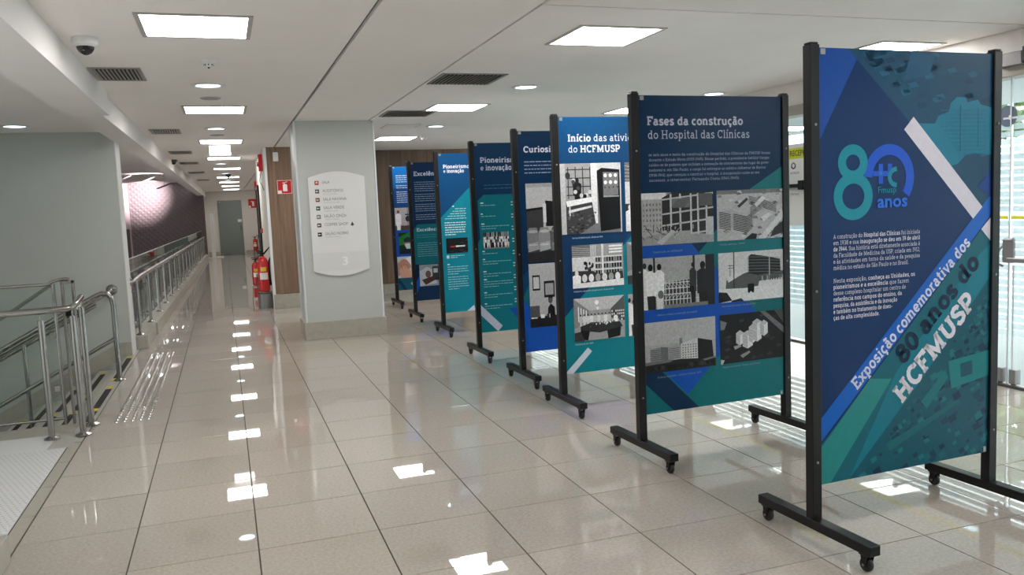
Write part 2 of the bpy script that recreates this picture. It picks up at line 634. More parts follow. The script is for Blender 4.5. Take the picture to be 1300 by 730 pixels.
def stroke(pts, w):
    """closed-ish ribbon of quads with mitred joints"""
    n = len(pts)
    closed = n > 3 and abs(pts[0][0] - pts[-1][0]) < 1e-6 and abs(pts[0][1] - pts[-1][1]) < 1e-6
    L, Rr = [], []
    for k in range(n):
        if closed:
            a, c = pts[(k - 1) % (n - 1)], pts[(k + 1) % (n - 1)] if k < n - 1 else pts[1]
            p = pts[k]
        else:
            p = pts[k]
            a = pts[k - 1] if k else None
            c = pts[k + 1] if k < n - 1 else None
        ds = []
        if a:
            ds.append(Vector((p[0] - a[0], p[1] - a[1])).normalized())
        if c:
            ds.append(Vector((c[0] - p[0], c[1] - p[1])).normalized())
        t = sum(ds, Vector((0, 0)))
        if t.length < 1e-6:
            t = ds[0]
        t.normalize()
        nn = Vector((-t.y, t.x))
        k2 = 1.0 / max(0.5, abs(t.dot(ds[0])))
        L.append((p[0] + nn.x * w / 2 * k2, p[1] + nn.y * w / 2 * k2))
        Rr.append((p[0] - nn.x * w / 2 * k2, p[1] - nn.y * w / 2 * k2))
    return [(L[k], L[k + 1], Rr[k + 1], Rr[k]) for k in range(n - 1)]


def G(ch):
    """strokes, slabs and advance for one letter. x-height 5, cap 7"""
    l, s, a = (lambda *p: ('l', p)), (lambda x0, x1, y: ('s', x0, x1, y)), (lambda *q: ('l', arc(*q)))
    T5, T7 = 5, 7
    D = {
        'a': (5.2, [a(2.2, 1.55, 1.4, 1.25, 0, 360), l((3.6, 3.4), (3.6, .3)), a(2.3, 3.3, 1.3, 1.3, 0, 150), s(3.5, 4.9, 0)]),
        'b': (5.6, [l((1.3, 0), (1.3, 7)), a(2.9, 2.5, 1.6, 2.1, 0, 360), s(.2, 1.3, T7)]),
        'c': (4.8, [a(2.6, 2.5, 1.8, 2.1, 50, 310)]),
        'd': (5.8, [l((4.2, 0), (4.2, 7)), a(2.6, 2.5, 1.6, 2.1, 0, 360), s(3.1, 4.2, T7), s(4.2, 5.4, 0)]),
        'e': (5.2, [a(2.6, 2.5, 1.8, 2.1, 0, 315), l((1, 2.5), (4.3, 2.5))]),
        'f': (3.8, [l((1.5, 0), (1.5, 5.5)), a(2.6, 5.5, 1.1, 1.1, 180, 50), l((.3, 4.7), (3.1, 4.7)), s(.4, 2.8, 0)]),
        'g': (5.6, [l((4.1, 5), (4.1, -.6)), a(2.6, 2.5, 1.6, 2.1, 0, 360), a(2.5, -.6, 1.6, 1.0, 0, -150), s(4.1, 5.1, T5)]),
        'h': (6.0, [l((1.3, 0), (1.3, 7)), a(2.8, 3.2, 1.5, 1.5, 180, 0), l((4.3, 3.2), (4.3, 0)), s(.2, 1.3, T7), s(.2, 2.4, 0), s(3.2, 5.4, 0)]),
        'i': (3.0, [l((1.5, 0), (1.5, 5)), s(.3, 2.7, 0), s(.4, 1.5, T5), l((1.5, 6.1), (1.5, 7.2))]),
        'l': (3.0, [l((1.5, 0), (1.5, 7)), s(.3, 2.7, 0), s(.4, 1.5, T7)]),
        'm': (8.6, [l((1.3, 0), (1.3, 5)), a(2.7, 3.3, 1.4, 1.4, 180, 0), l((4.1, 3.3), (4.1, 0)), a(5.5, 3.3, 1.4, 1.4, 180, 0), l((6.9, 3.3), (6.9, 0)), s(.2, 2.2, 0), s(3.2, 5, 0), s(6, 8, 0), s(.2, 1.3, T5)]),
        'n': (6.0, [l((1.3, 0), (1.3, 5)), a(2.8, 3.2, 1.5, 1.5, 180, 0), l((4.3, 3.2), (4.3, 0)), s(.2, 2.4, 0), s(3.2, 5.4, 0), s(.2, 1.3, T5)]),
        'o': (5.4, [a(2.7, 2.5, 1.85, 2.1, 0, 360)]),
        'p': (5.8, [l((1.3, -2), (1.3, 5)), a(3.0, 2.5, 1.6, 2.1, 0, 360), s(.2, 1.3, T5), s(.2, 2.5, -2)]),
        'q': (5.8, [l((4.3, -2), (4.3, 5)), a(2.6, 2.5, 1.6, 2.1, 0, 360), s(3.1, 5.4, -2)]),
        'r': (4.2, [l((1.4, 0), (1.4, 5)), a(3.0, 3.2, 1.5, 1.5, 180, 60), s(.3, 2.7, 0), s(.3, 1.4, T5)]),
        's': (4.6, [('l', [(3.7, 4.0), (3.0, 4.6), (1.9, 4.6), (1.0, 3.9), (1.3, 3.0), (2.6, 2.4), (3.6, 1.8), (3.6, .9), (2.7, .4), (1.5, .4), (.6, 1.1)])]),
        't': (3.8, [l((1.5, 6.6), (1.5, 1.4)), a(2.5, 1.4, 1.0, 1.0, 180, 310), l((.3, 4.7), (3.1, 4.7))]),
        'u': (6.0, [l((1.3, 5), (1.3, 1.8)), a(2.8, 1.8, 1.5, 1.5, 180, 360), l((4.3, 5), (4.3, 0)), s(.2, 1.3, T5), s(3.2, 4.3, T5), s(4.3, 5.4, 0)]),
        'v': (5.4, [l((.8, 4.8), (2.7, .3), (4.6, 4.8)), s(0, 1.9, T5), s(3.5, 5.4, T5)]),
        'x': (5.4, [l((.9, 4.8), (4.4, .2)), l((4.4, 4.8), (.9, .2)), s(0, 2, T5), s(3.4, 5.3, T5), s(0, 2, 0), s(3.4, 5.3, 0)]),
        'z': (4.8, [l((.8, 4.6), (4, 4.6), (.8, .4), (4.1, .4))]),
        'A': (7.0, [l((1, 0), (3.4, 6.8), (5.8, 0)), l((1.9, 2.4), (4.9, 2.4)), s(0, 2, 0), s(4.7, 6.8, 0)]),
        'B': (6.2, [l((1.4, 0), (1.4, 7)), l((1.2, 6.6), (3.6, 6.6)), a(3.4, 5.2, 1.4, 1.4, 90, -90), a(3.5, 2.1, 1.7, 1.7, 90, -90), l((1.4, 3.7), (3.5, 3.7)), l((.3, .4), (3.5, .4))]),
        'C': (6.2, [a(3.3, 3.5, 2.5, 3.1, 45, 315), l((5.2, 5.0), (5.2, 6.8))]),
        'D': (6.6, [l((1.4, 0), (1.4, 7)), a(2.8, 3.5, 2.8, 3.1, 90, -90), l((.3, .4), (2.8, .4)), l((.3, 6.6), (2.8, 6.6))]),
        'E': (6.0, [l((1.4, 0), (1.4, 7)), l((.3, .4), (5.0, .4), (5.0, 1.8)), l((.3, 6.6), (5, 6.6), (5, 5.4)), l((1.4, 3.6), (4, 3.6))]),
        'F': (5.7, [l((1.4, 0), (1.4, 7)), l((.3, 6.6), (4.9, 6.6), (4.9, 5.2)), l((1.4, 3.5), (3.9, 3.5)), s(.3, 2.8, 0)]),
        'G': (6.6, [a(3.3, 3.5, 2.5, 3.1, 45, 315), l((5.3, 2.9), (5.3, .6)), s(3.9, 6, 3.2)]),
        'H': (7.6, [l((1.6, 0), (1.6, 7)), l((5.8, 0), (5.8, 7)), l((1.6, 3.5), (5.8, 3.5)), s(.3, 2.9, 0), s(4.5, 7.1, 0), s(.3, 2.9, T7), s(4.5, 7.1, T7)]),
        'I': (3.6, [l((1.8, 0), (1.8, 7)), s(.4, 3.2, 0), s(.4, 3.2, T7)]),
        'M': (9.0, [l((1.6, 0), (1.6, 7)), l((1.6, 6.6), (4.4, 1.2), (7.2, 6.6)), l((7.2, 7), (7.2, 0)), s(.3, 2.9, 0), s(5.9, 8.5, 0), s(.3, 1.6, T7), s(7.2, 8.5, T7)]),
        'N': (7.6, [l((1.6, 0), (1.6, 7)), l((1.6, 6.6), (5.6, .6)), l((5.6, 0), (5.6, 7)), s(.3, 2.9, 0), s(.3, 1.6, T7), s(4.3, 6.9, T7)]),
        'P': (6.0, [l((1.4, 0), (1.4, 7)), l((.3, 6.6), (3.3, 6.6)), a(3.3, 4.8, 1.8, 1.8, 90, -90), l((1.4, 3.0), (3.3, 3.0)), s(.3, 3.0, 0)]),
        'R': (6.6, [l((1.4, 0), (1.4, 7)), l((.3, 6.6), (3.3, 6.6)), a(3.3, 5.0, 1.6, 1.6, 90, -90), l((1.4, 3.4), (3.3, 3.4), (5.2, .4)), s(.3, 2.6, 0), s(4.8, 6.4, 0)]),
        'S': (5.6, [('l', [(4.7, 5.2), (4.2, 6.2), (2.8, 6.6), (1.4, 6.1), (1.0, 5.0), (1.6, 4.1), (3.6, 3.3), (4.7, 2.4), (4.5, 1.1), (3.2, .4), (1.6, .5), (.8, 1.7)])]),
        'U': (7.2, [l((1.6, 7), (1.6, 2.4)), a(3.6, 2.4, 2.0, 2.0, 180, 360), l((5.6, 2.4), (5.6, 7)), s(.3, 2.9, T7), s(4.3, 6.9, T7)]),
        'V': (6.8, [l((1, 6.8), (3.4, .3), (5.8, 6.8)), s(0, 2, T7), s(4.7, 6.8, T7)]),
        '0': (5.6, [a(2.8, 3.5, 1.9, 3.1, 0, 360)]),
        '1': (4.0, [l((2.2, 0), (2.2, 6.8), (.8, 5.8)), s(.6, 3.8, 0)]),
        '2': (5.2, [a(2.6, 5.0, 1.7, 1.6, 170, 0), l((4.3, 5.0), (3.6, 3.2), (.9, .4), (4.5, .4))]),
        '3': (5.2, [a(2.4, 5.1, 1.6, 1.5, 150, -90), a(2.5, 2.0, 1.8, 1.6, 90, -150)]),
        '4': (5.4, [l((3.7, 0), (3.7, 6.7), (.6, 2.2), (5.0, 2.2))]),
        '5': (5.2, [l((4.2, 6.6), (1.2, 6.6), (1.0, 3.8)), a(2.5, 2.4, 1.9, 2.0, 130, -150)]),
        '7': (5.0, [l((.6, 6.6), (4.4, 6.6), (2.0, 0))]),
        '8': (5.6, [a(2.8, 5.1, 1.5, 1.5, 0, 360), a(2.8, 2.0, 1.9, 1.7, 0, 360)]),
        '9': (5.4, [a(2.6, 4.7, 1.8, 1.9, 0, 360), l((4.4, 4.7), (4.0, 2.0), (2.4, 0.2))]),
        '.': (2.0, [l((1, 0), (1, 1.1))]), ',': (2.2, [l((1.2, .9), (.8, -1))]), '-': (3.4, [l((.5, 2.4), (2.9, 2.4))]),
        '(': (2.6, [a(3, 3, 2, 4.2, 120, 240)]), ')': (2.6, [a(-.4, 3, 2, 4.2, -60, 60)]), '+': (5.5, [l((.5, 3), (5, 3)), l((2.75, .8), (2.75, 5.2))]),
        ' ': (2.6, []), "'": (2, []),
    }
    acc = {'ç': ('c', [l((2.7, 0), (2.9, -1.0), (2.0, -1.7))]), 'ã': ('a', [('l', [(1, 6.0), (1.8, 6.7), (3.0, 6.0), (3.9, 6.7)])]),
           'õ': ('o', [('l', [(1.2, 6.0), (2.0, 6.7), (3.2, 6.0), (4.1, 6.7)])]), 'á': ('a', [l((2, 5.9), (3.2, 7.3))]), 'à': ('a', [l((3.2, 5.9), (2, 7.3))]),
           'é': ('e', [l((2.2, 5.9), (3.4, 7.3))]), 'ê': ('e', [l((1.3, 5.9), (2.6, 7.1), (3.9, 5.9))]), 'ó': ('o', [l((2.2, 5.9), (3.4, 7.3))]),
           'ú': ('u', [l((2.4, 5.9), (3.6, 7.3))]), 'í': ('i', [l((1.4, 6.0), (2.5, 7.4))])}
    if ch in acc:
        base, ex = acc[ch]
        w, it = D[base]
        it = [q for q in it if not (base == 'i' and q[0] == 'l' and q[1][0][1] > 5.5)]
        return w, it + ex
    return D.get(ch, (4.5, [a(2.3, 2.5, 1.6, 2.1, 0, 360)]))


def text_width(segs):
    return sum(G(c)[0] for t, b_ in segs for c in t)


class Art:
    """flat print on a panel: u to the right, v downwards, in metres; every layer a hair proud of the last"""
    def __init__(s, y0, step=0.00002):
        s.v, s.f, s.c = [], [], []
        s.y, s.step, s.k = y0, step, 0
        s.lim = None

    def poly(s, pts, rgb, same=False):
        if not same:
            s.k += 1
        if s.lim:
            a, b_, c, d = s.lim
            pts = [(min(max(p[0], a), c), min(max(p[1], b_), d)) for p in pts]
        o = len(s.v)
        s.v += [(p[0], s.y - s.step * s.k, -p[1]) for p in pts]
        s.f.append(tuple(range(o, o + len(pts))))
        lin = s2l(rgb)
        lum = 0.3 * lin[0] + 0.6 * lin[1] + 0.1 * lin[2]
        s.c.append(tuple(q * (0.60 + 0.48 * min(1.0, lum) ** 0.5) for q in lin))

    def rect(s, u0, v0, u1, v1, rgb, same=False):
        s.poly([(u0, v0), (u0, v1), (u1, v1), (u1, v0)], rgb, same)

    def ell(s, cx, cy, rx, ry, rgb, n=20, same=False):
        s.poly([(cx + rx * math.cos(-2 * math.pi * k / n), cy + ry * math.sin(-2 * math.pi * k / n)) for k in range(n)], rgb, same)

    def ribbon(s, pts, w, rgb):
        s.k += 1
        for q in stroke(pts, w):
            s.poly(q, rgb, True)

    def text(s, segs, u, v, h, rgb, width=None, ang=0.0, wb=1.3, wr=0.75, slant=None):
        """segs: [(string, bold)], baseline start (u,v), h = cap height in metres, ang in degrees"""
        if isinstance(segs, str):
            segs = [(segs, False)]
        k = h / 7.0
        kx = width / text_width(segs) if width else k
        ca, sa = math.cos(R(ang)), math.sin(R(ang))
        s.k += 1

        def P(x, y):
            X, Y = x * kx, y * k
            return (u + X * ca - Y * sa, v - (X * sa + Y * ca))
        x = 0.0
        for t, bold in segs:
            w = wb if bold else wr
            for c in t:
                adv, items = G(c)
                for it in items:
                    if it[0] == 'l':
                        for q in stroke([(x + a_, b_) for a_, b_ in it[1]], w):
                            s.poly([P(*p) for p in q], rgb, True)
                    else:
                        th = w * 0.62
                        y0, y1 = (it[3] - th, it[3]) if it[3] >= 5 else (it[3], it[3] + th)
                        s.poly([P(x + it[1], y0), P(x + it[2], y0), P(x + it[2], y1), P(x + it[1], y1)], rgb, True)
                x += adv

    def greek(s, u, v, wd, lines, rgb, h=0.012, gap=0.028, seed=1, last=0.5):
        """small print too fine to read: word-length bars"""
        rng = random.Random(seed)
        s.k += 1
        for k in range(lines):
            end = wd * (last if k == lines - 1 else rng.uniform(0.93, 1.0))
            x = 0
            while x < end - 0.01:
                w = min(rng.uniform(0.015, 0.06), end - x)
                s.rect(u + x, v + k * gap, u + x + w, v + k * gap + h * 0.55, rgb, True)
                x += w + 0.008

    def build(s, name, m, parent):
        me = bpy.data.meshes.new(name)
        me.from_pydata(s.v, [], s.f)
        me.materials.append(m)
        ca = me.color_attributes.new('Col', 'FLOAT_COLOR', 'CORNER')
        buf = []
        for f, c in zip(s.f, s.c):
            buf += [*c, 1.0] * len(f)
        ca.data.foreach_set('color', buf)
        # outward side faces the reader (-y)
        me.update()
        flip = [p for p in me.polygons if p.normal.y > 0]
        for p in flip:
            p.flip()
        me.update()
        o = bpy.data.objects.new(name, me)
        COL.objects.link(o)
        o.parent = parent
        return o


# ------------------------------------------------------------------ black and white photographs (vector drawn)
def gr(v):
    v = min(250, int(v * 1.12))
    return (v, v, v + 3)


def photo(parent, u0, v0, u1, v1, fn, yb, seed=1, label=None):
    a = Art(yb, 0.00002)
    a.lim = (u0, v0, u1, v1)
    W, H = u1 - u0, v1 - v0
    rng = random.Random(seed)

    def r(x0, y0, x1, y1, g_, same=False):
        c = g_ if isinstance(g_, tuple) else gr(g_)
        a.rect(u0 + x0 * W, v0 + y0 * H, u0 + x1 * W, v0 + y1 * H, c, same)

    def p(pts, g_, same=False):
        c = g_ if isinstance(g_, tuple) else gr(g_)
        a.poly([(u0 + x * W, v0 + y * H) for x, y in pts], c, same)

    def e(cx, cy, rx, ry, g_):
        c = g_ if isinstance(g_, tuple) else gr(g_)
        a.ell(u0 + cx * W, v0 + cy * H, rx * W, ry * W, c)

    def ln(x0, y0, x1, y1, w, g_):
        c = g_ if isinstance(g_, tuple) else gr(g_)
        a.ribbon([(u0 + x0 * W, v0 + y0 * H), (u0 + x1 * W, v0 + y1 * H)], w * W, c)
    fn(r, p, e, ln, rng)
    o = a.build('photograph', M_PHOTO, parent)
    if label:
        o['label'] = label
    return o


def person(r, p, e, x, top, bot, w, head, body, legs=None):
    hh_ = (bot - top)
    e(x, top + 0.07 * hh_, w * 0.22, w * 0.28, head)
    p([(x - w * .5, top + .2 * hh_), (x - w * .15, top + .14 * hh_), (x + w * .15, top + .14 * hh_), (x + w * .5, top + .22 * hh_), (x + w * .45, top + .68 * hh_), (x - w * .48, top + .68 * hh_)], body)
    p([(x - w * .36, top + .66 * hh_), (x + w * .36, top + .66 * hh_), (x + w * .28, bot), (x - w * .28, bot)], legs if legs is not None else body)


def ph_frame_building(r, p, e, ln, rng):
    r(0, 0, 1, 1, 140)
    r(0, 0, .34, .12, 205)
    r(0, .12, .34, .85, 168)
    for j in range(6):
        for i in range(7):
            r(.02 + i * .045, .2 + j * .1, .038 + i * .045, .245 + j * .1, 45, True)
    p([(.28, .1), (.42, .0), (1, 0), (1, .85), (.28, .72)], 52)
    for z in (.02, .3, .52, .75):
        p([(.28, z + .1), (1, z), (1, z + .035), (.28, z + .13)], 178)
    for x in (.39, .52, .67, .77, .89):
        r(x, .03, x + .025, .85, 184)
    r(.42, .12, .66, .3, 120)
    for k in range(9):
        ln(.42 + .02 * k, .3, .5 + .02 * k, .13, .006, 60)
    r(.79, .04, .99, .28, 96)
    r(.9, .5, 1, .9, 176)
    for k in range(12):
        x = .15 + .05 * k
        r(x, .62 + rng.random() * .06, x + .015, .72, rng.choice((150, 170, 40)))
    p([(0, .84), (.25, .78), (.5, .8), (1, .86), (1, 1), (0, 1)], 150)
    r(.45, .75, .68, .92, 158)
    for k in range(26):
        x, y = rng.random() * .5, .7 + rng.random() * .28
        ln(x, y, x + rng.uniform(-.12, .12), y - rng.uniform(.02, .16), .008, rng.choice((40, 60, 185, 150)))
    p([(.2, .95), (.42, .72), (.46, .76), (.27, 1)], 176)


def ph_aerial_stripes(r, p, e, ln, rng):
    r(0, 0, 1, 1, 172)
    r(0, 0, 1, .08, 120)
    for k in range(50):
        x, y = rng.random(), rng.random()
        p([(x, y), (x + .05, y - .02), (x + .08, y + .03), (x + .02, y + .04)], rng.choice((130, 150, 190, 110)))
    p([(.03, .42), (.22, .38), (.48, .58), (.52, .7), (.46, .86), (.28, .78), (.05, .7)], 160)
    for k in range(10):
        y = .42 + .034 * k
        p([(.03, y), (.2, y + .06), (.2, y + .075), (.03, y + .015)], 40)
        p([(.24, y + .05), (.45, y + .12), (.45, y + .138), (.24, y + .066)], 40)
        p([(.45, y + .12), (.53, y + .03), (.53, y + .045), (.45, y + .138)], 60)
    for k in range(6):
        y = .13 + .03 * k
        p([(.48, y), (.66, y + .07), (.66, y + .08), (.48, y + .012)], 45)
        p([(.68, y + .07), (.9, y + .19), (.9, y + .2), (.68, y + .084)], 45)
    for k in range(7):
        y = .36 + .03 * k
        p([(.5, y), (.68, y - .16), (.68, y - .15), (.5, y + .012)], 60)
    p([(.56, .3), (.68, .14), (.74, .18), (.6, .36)], 198)
    p([(.3, .32), (.44, .16), (.47, .2), (.33, .36)], 70)
    p([(.62, 1), (.98, .45), (1, .47), (1, .6), (.72, 1)], 194)
    p([(.86, .8), (1, .66), (1, .9), (.8, .98)], 60)
    p([(.4, 1), (.52, .88), (.6, .9), (.58, 1)], 50)
    p([(.66, .56), (.78, .48), (.83, .52), (.7, .66)], 196)


def ph_doctors(r, p, e, ln, rng):
    r(0, 0, 1, 1, 160)
    p([(.28, .5), (.7, .46), (.7, 1), (.28, 1)], 70)
    for k in range(5):
        r(.28, .5 + k * .11, .82, .515 + k * .11, 205)
    for k in range(10):
        r(.3 + k * .05, .46, .309 + k * .05, .98, 200)
        ln(.3 + k * .05, .5, .35 + k * .05, .61, .006, 190)
        ln(.3 + k * .05, .83, .35 + k * .05, .72, .006, 190)
    r(.14, 0, .165, 1, 40)
    r(.69, 0, .72, .5, 40)
    r(.87, 0, 1, 1, 44)
    person(r, p, e, .02, .08, 1.0, .12, 50, 205)
    person(r, p, e, .10, .12, 1.05, .15, 30, 212, 50)
    person(r, p, e, .22, .12, 1.0, .14, 28, 214, 200)
    e(.235, .72, .04, .05, 110)
    person(r, p, e, .69, .12, 1.0, .10, 36, 60, 40)
    e(.67, .66, .035, .04, 24)
    person(r, p, e, .83, .14, 1.05, .17, 30, 44, 34)
    r(.28, .93, .9, 1, 120)


def ph_scaffold_building(r, p, e, ln, rng):
    r(0, 0, 1, 1, 190)
    p([(.12, .52), (.45, .42), (.6, .5), (1, .44), (1, .7), (.1, .78)], 92)
    p([(.1, .48), (.3, .42), (.44, .4), (.15, .6)], 196)
    p([(.46, .1), (.5, .06), (.72, .12), (.95, .2), (.96, .45), (.6, .5), (.46, .44)], 52)
    for k in range(12):
        y = .11 + k * .03
        p([(.44, y), (.72, y + .02), (.97, y + .06), (.97, y + .068), (.72, y + .03), (.44, y + .01)], 20 if k % 2 else 110)
    r(.775, .15, .79, .62, 170)
    r(.225, 0, .24, 1, 50)
    for y in (.26, .31):
        r(.14, y, .23, y + .012, 50)
    r(.17, .25, .178, .48, 70)
    p([(0, .72), (.4, .74), (1, .68), (1, 1), (0, 1)], 200)
    p([(.62, .62), (1, .58), (1, .72), (.6, .74)], 196)
    for k in range(10):
        r(.62 + .04 * k, .52, .64 + .04 * k, .62, rng.choice((110, 150, 80)))
    p([(0, .78), (.12, .8), (.2, .97), (0, 1)], 30)
    p([(.2, .97), (.34, .94), (.38, 1), (.18, 1)], 40)
    r(.44, .66, .54, .82, 26)
    e(.46, .8, .02, .03, 14)
    e(.52, .8, .02, .03, 14)


def ph_hospital(r, p, e, ln, rng):
    r(0, 0, 1, 1, 160)
    r(0, 0, 1, .45, 168)
    p([(.07, .53), (.22, .5), (.22, .78), (.07, .8)], 130)
    p([(.22, .5), (.32, .52), (.32, .77), (.22, .78)], 105)
    p([(.32, .52), (.44, .46), (.5, .5), (.5, .76), (.32, .78)], 150)
    r(.48, .36, .52, .5, 120)
    p([(.5, .48), (.64, .42), (.74, .4), (.74, .84), (.5, .78)], 186)
    p([(.74, .4), (.95, .48), (.97, .84), (.74, .86)], 34)
    for j in range(6):
        for i in range(6):
            r(.52 + i * .037, .5 + j * .05, .535 + i * .037, .525 + j * .05, 90, True)
        r(.08, .55 + j * .037, .22, .56 + j * .037, 70, True)
        r(.33, .55 + j * .037, .48, .56 + j * .037, 80, True)
    p([(0, .8), (.5, .78), (1, .84), (1, 1), (0, 1)], 40)
    p([(0, .78), (.3, .76), (.4, .78), (.34, .82), (0, .84)], 110)
    for k in range(30):
        x = rng.random()
        p([(x, .9), (x + .04, .86), (x + .08, .9), (x + .05, .97)], rng.choice((22, 30, 60, 50)))
    p([(.8, .84), (1, .8), (1, .83), (.85, .87)], 120)


def ph_model(r, p, e, ln, rng):
    r(0, 0, 1, 1, 34)
    for k in range(44):
        x, y = rng.random(), rng.random()
        p([(x, y), (x + .06, y - .03), (x + .1, y + .01), (x + .03, y + .05)], rng.choice((24, 44, 54, 30, 60)))
    p([(.62, 0), (.7, 0), (1, .36), (1, .5)], 110)
    p([(.85, 0), (1, 0), (1, .3)], 80)
    for (x, y, w, h) in ((.24, .4, .12, .2), (.34, .42, .16, .26), (.44, .3, .12, .28), (.5, .2, .14, .36), (.62, .24, .12, .22)):
        p([(x, y), (x + w * .5, y - .06), (x + w, y), (x + w, y + h), (x + w * .5, y + h + .06), (x, y + h)], 178)
        p([(x + w * .5, y + .05), (x + w, y), (x + w, y + h), (x + w * .5, y + h + .05)], 205)
        for j in range(4):
            ln(x, y + .04 + h * .22 * j, x + w * .5, y + .09 + h * .22 * j, .004, 130)
    p([(.2, .66), (.3, .64), (.32, .68), (.22, .73)], 150)
    p([(.3, .86), (.44, .78), (.46, .82), (.34, .92)], 140)
    p([(0, .1), (.1, .16), (.06, .3), (0, .3)], 120)
    p([(0, .9), (.06, .92), (.03, 1), (0, 1)], 170)


def ph_equipment(r, p, e, ln, rng):
    r(0, 0, 1, 1, 120)
    r(0, 0, .5, .58, 150)
    for k in range(4):
        r(.12 + .12 * k, .05, .135 + .12 * k, .5, 60)
    for k in range(4):
        r(.1, .08 + .12 * k, .5, .095 + .12 * k, 60)
    r(.5, 0, .6, .86, 205)
    r(.6, 0, 1, .12, 190)
    r(0, 0, .08, 1, 176)
    p([(.08, .55), (.5, .5), (.56, .86), (.3, 1), (.08, 1)], 70)
    for k in range(40):
        x, y = .08 + rng.random() * .45, .68 + rng.random() * .3
        p([(x, y), (x + .05, y - .01), (x + .04, y + .02)], rng.choice((40, 110, 90)))
    person(r, p, e, .27, .22, .55, .14, 40, 32)
    e(.12, .17, .04, .05, 60)
    for k in range(10):
        x, y = .2 + rng.random() * .28, .2 + rng.random() * .28
        e(x, y, .03, .03, rng.choice((24, 40, 80, 190)))
    p([(.08, .53), (.5, .48), (.52, .55), (.1, .61)], 212)
    ln(.14, .6, .14, .74, .02, 200)
    p([(.12, .66), (.5, .6), (.5, .63), (.12, .7)], 205)
    p([(.6, .11), (.68, .07), (.98, .1), (.98, .95), (.64, .98)], 26)
    p([(.7, .13), (.96, .14), (.95, .46), (.7, .48)], 120)
    for j in range(2):
        for i in range(3):
            e(.74 + .085 * i, .18 + .1 * j, .028, .028, 232)
    for i in range(4):
        e(.73 + .07 * i, .35, .012, .012, 60)
    r(.7, .47, .96, .49, 150)
    p([(.98, .05), (1, .05), (1, 1), (.98, 1)], 190)


def ph_lab(r, p, e, ln, rng):
    r(0, 0, 1, 1, 150)
    r(0, 0, .35, .3, 110)
    for k in range(5):
        ln(0, .05 + k * .05, .35, .1 + k * .04, .006, 190)
    r(0, .28, .45, .6, 196)
    for k in range(3):
        r(.36 + .04 * k, .02, .38 + .04 * k, .9, 190)
    for k in range(3):
        r(.72, .04 + .07 * k, .98, .08 + .07 * k, 215)
    for j in range(3):
        r(.44, .28 + .15 * j, .98, .31 + .15 * j, 200)
        for i in range(10):
            r(.45 + i * .053, .31 + .15 * j, .485 + i * .053, .41 + .15 * j, rng.choice((26, 40, 70, 30, 120)))
    r(.57, 0, .61, .85, 205)
    for k in range(14):
        e(.2 + rng.random() * .2, .4 + rng.random() * .25, .02, .03, rng.choice((30, 60, 90)))
    p([(0, .6), (.4, .62), (.5, .7), (.98, .66), (1, .9), (0, .95)], 60)
    for k in range(7):
        e(.1 + .13 * k, .78, .05, .07, rng.choice((210, 200, 60, 150)))
    person(r, p, e, .08, .62, 1.1, .16, 205, 215)
    p([(0, .9), (1, .84), (1, 1), (0, 1)], 205)


def ph_ward(r, p, e, ln, rng):
    r(0, 0, 1, 1, 150)
    p([(0, 0), (1, 0), (.72, .3), (.3, .3)], 176)
    p([(1, 0), (1, .6), (.72, .5), (.72, .3)], 90)
    p([(0, 0), (.3, .3), (.3, .55), (0, .7)], 130)
    for k in range(4):
        r(.08 + .05 * k, .2 + .03 * k, .1 + .05 * k, .55, 210)
    e(.45, .12, .04, .04, 250)
    e(.47, .26, .025, .03, 235)
    for j in range(4):
        for i in range(7):
            r(.74 + .038 * i, .34 + .07 * j, .765 + .038 * i, .38 + .07 * j, rng.choice((190, 60, 200)))
    for k in range(9):
        person(r, p, e, .13 + .07 * k, .38, .66, .07, 60, rng.choice((206, 196, 180)))
    person(r, p, e, .82, .4, .8, .08, 50, 220)
    p([(.12, .66), (.34, .58), (.9, .62), (.96, .74), (.5, .84), (.12, .76)], 52)
    for k in range(22):
        e(.3 + rng.random() * .5, .58 + rng.random() * .1, .012, .016, rng.choice((220, 190, 90)))
    p([(.12, .74), (.3, .78), (.26, 1), (.12, .96)], 30)
    p([(.64, .8), (.92, .74), (.9, .96), (.66, 1)], 28)
    p([(0, .8), (.12, .78), (.2, 1), (0, 1)], 60)


def ph_sofa(r, p, e, ln, rng):
    r(0, 0, 1, 1, 170)
    p([(0, .32), (.52, .30), (.52, .62), (0, .60)], 62)
    p([(.0, .32), (.5, .30), (.5, .33), (0, .35)], 30)
    p([(.6, .22), (1, .24), (1, .55), (.6, .55)], 36)
    r(.52, .26, .62, .5, 190)
    p([(.0, .62), (.1, .58), (.5, .6), (.9, .62), (1, .9), (1, 1), (0, 1)], 70)
    for x, g_ in ((.0, 120), (.36, 134), (.74, 96)):
        p([(x, .62), (x + .06, .56), (x + .30, .56), (x + .36, .64), (x + .37, .80), (x, .82)], g_)
        e(x + .18, .61, .15, .045, g_ + 36)
        p([(x + .03, .76), (x + .33, .74), (x + .38, .84), (x + .02, .87)], g_ + 24)
        e(x + .18, .78, .15, .025, g_ + 50)
    p([(0, .88), (1, .86), (1, 1), (0, 1)], 50)
    r(0, .0, 1, .05, 150)


def ph_office(r, p, e, ln, rng):
    r(0, 0, 1, 1, 174)
    r(.1, .18, .34, .42, 40)
    r(.13, .21, .31, .39, 190)
    r(.46, .28, .8, .54, 40)
    r(.5, .32, .76, .5, 160)
    p([(.55, .84), (.57, .7), (.66, .64), (.78, .7), (.8, .86)], 30)
    e(.65, .59, .07, .09, 90)
    p([(.58, .58), (.6, .5), (.7, .5), (.73, .57), (.65, .54)], 20)
    p([(0, .84), (1, .82), (1, 1), (0, 1)], 40)
    for k in range(10):
        x = rng.random()
        r(x, .8, x + .08, .86, rng.choice((220, 60, 190)))
    r(.0, .66, .3, .84, 90)


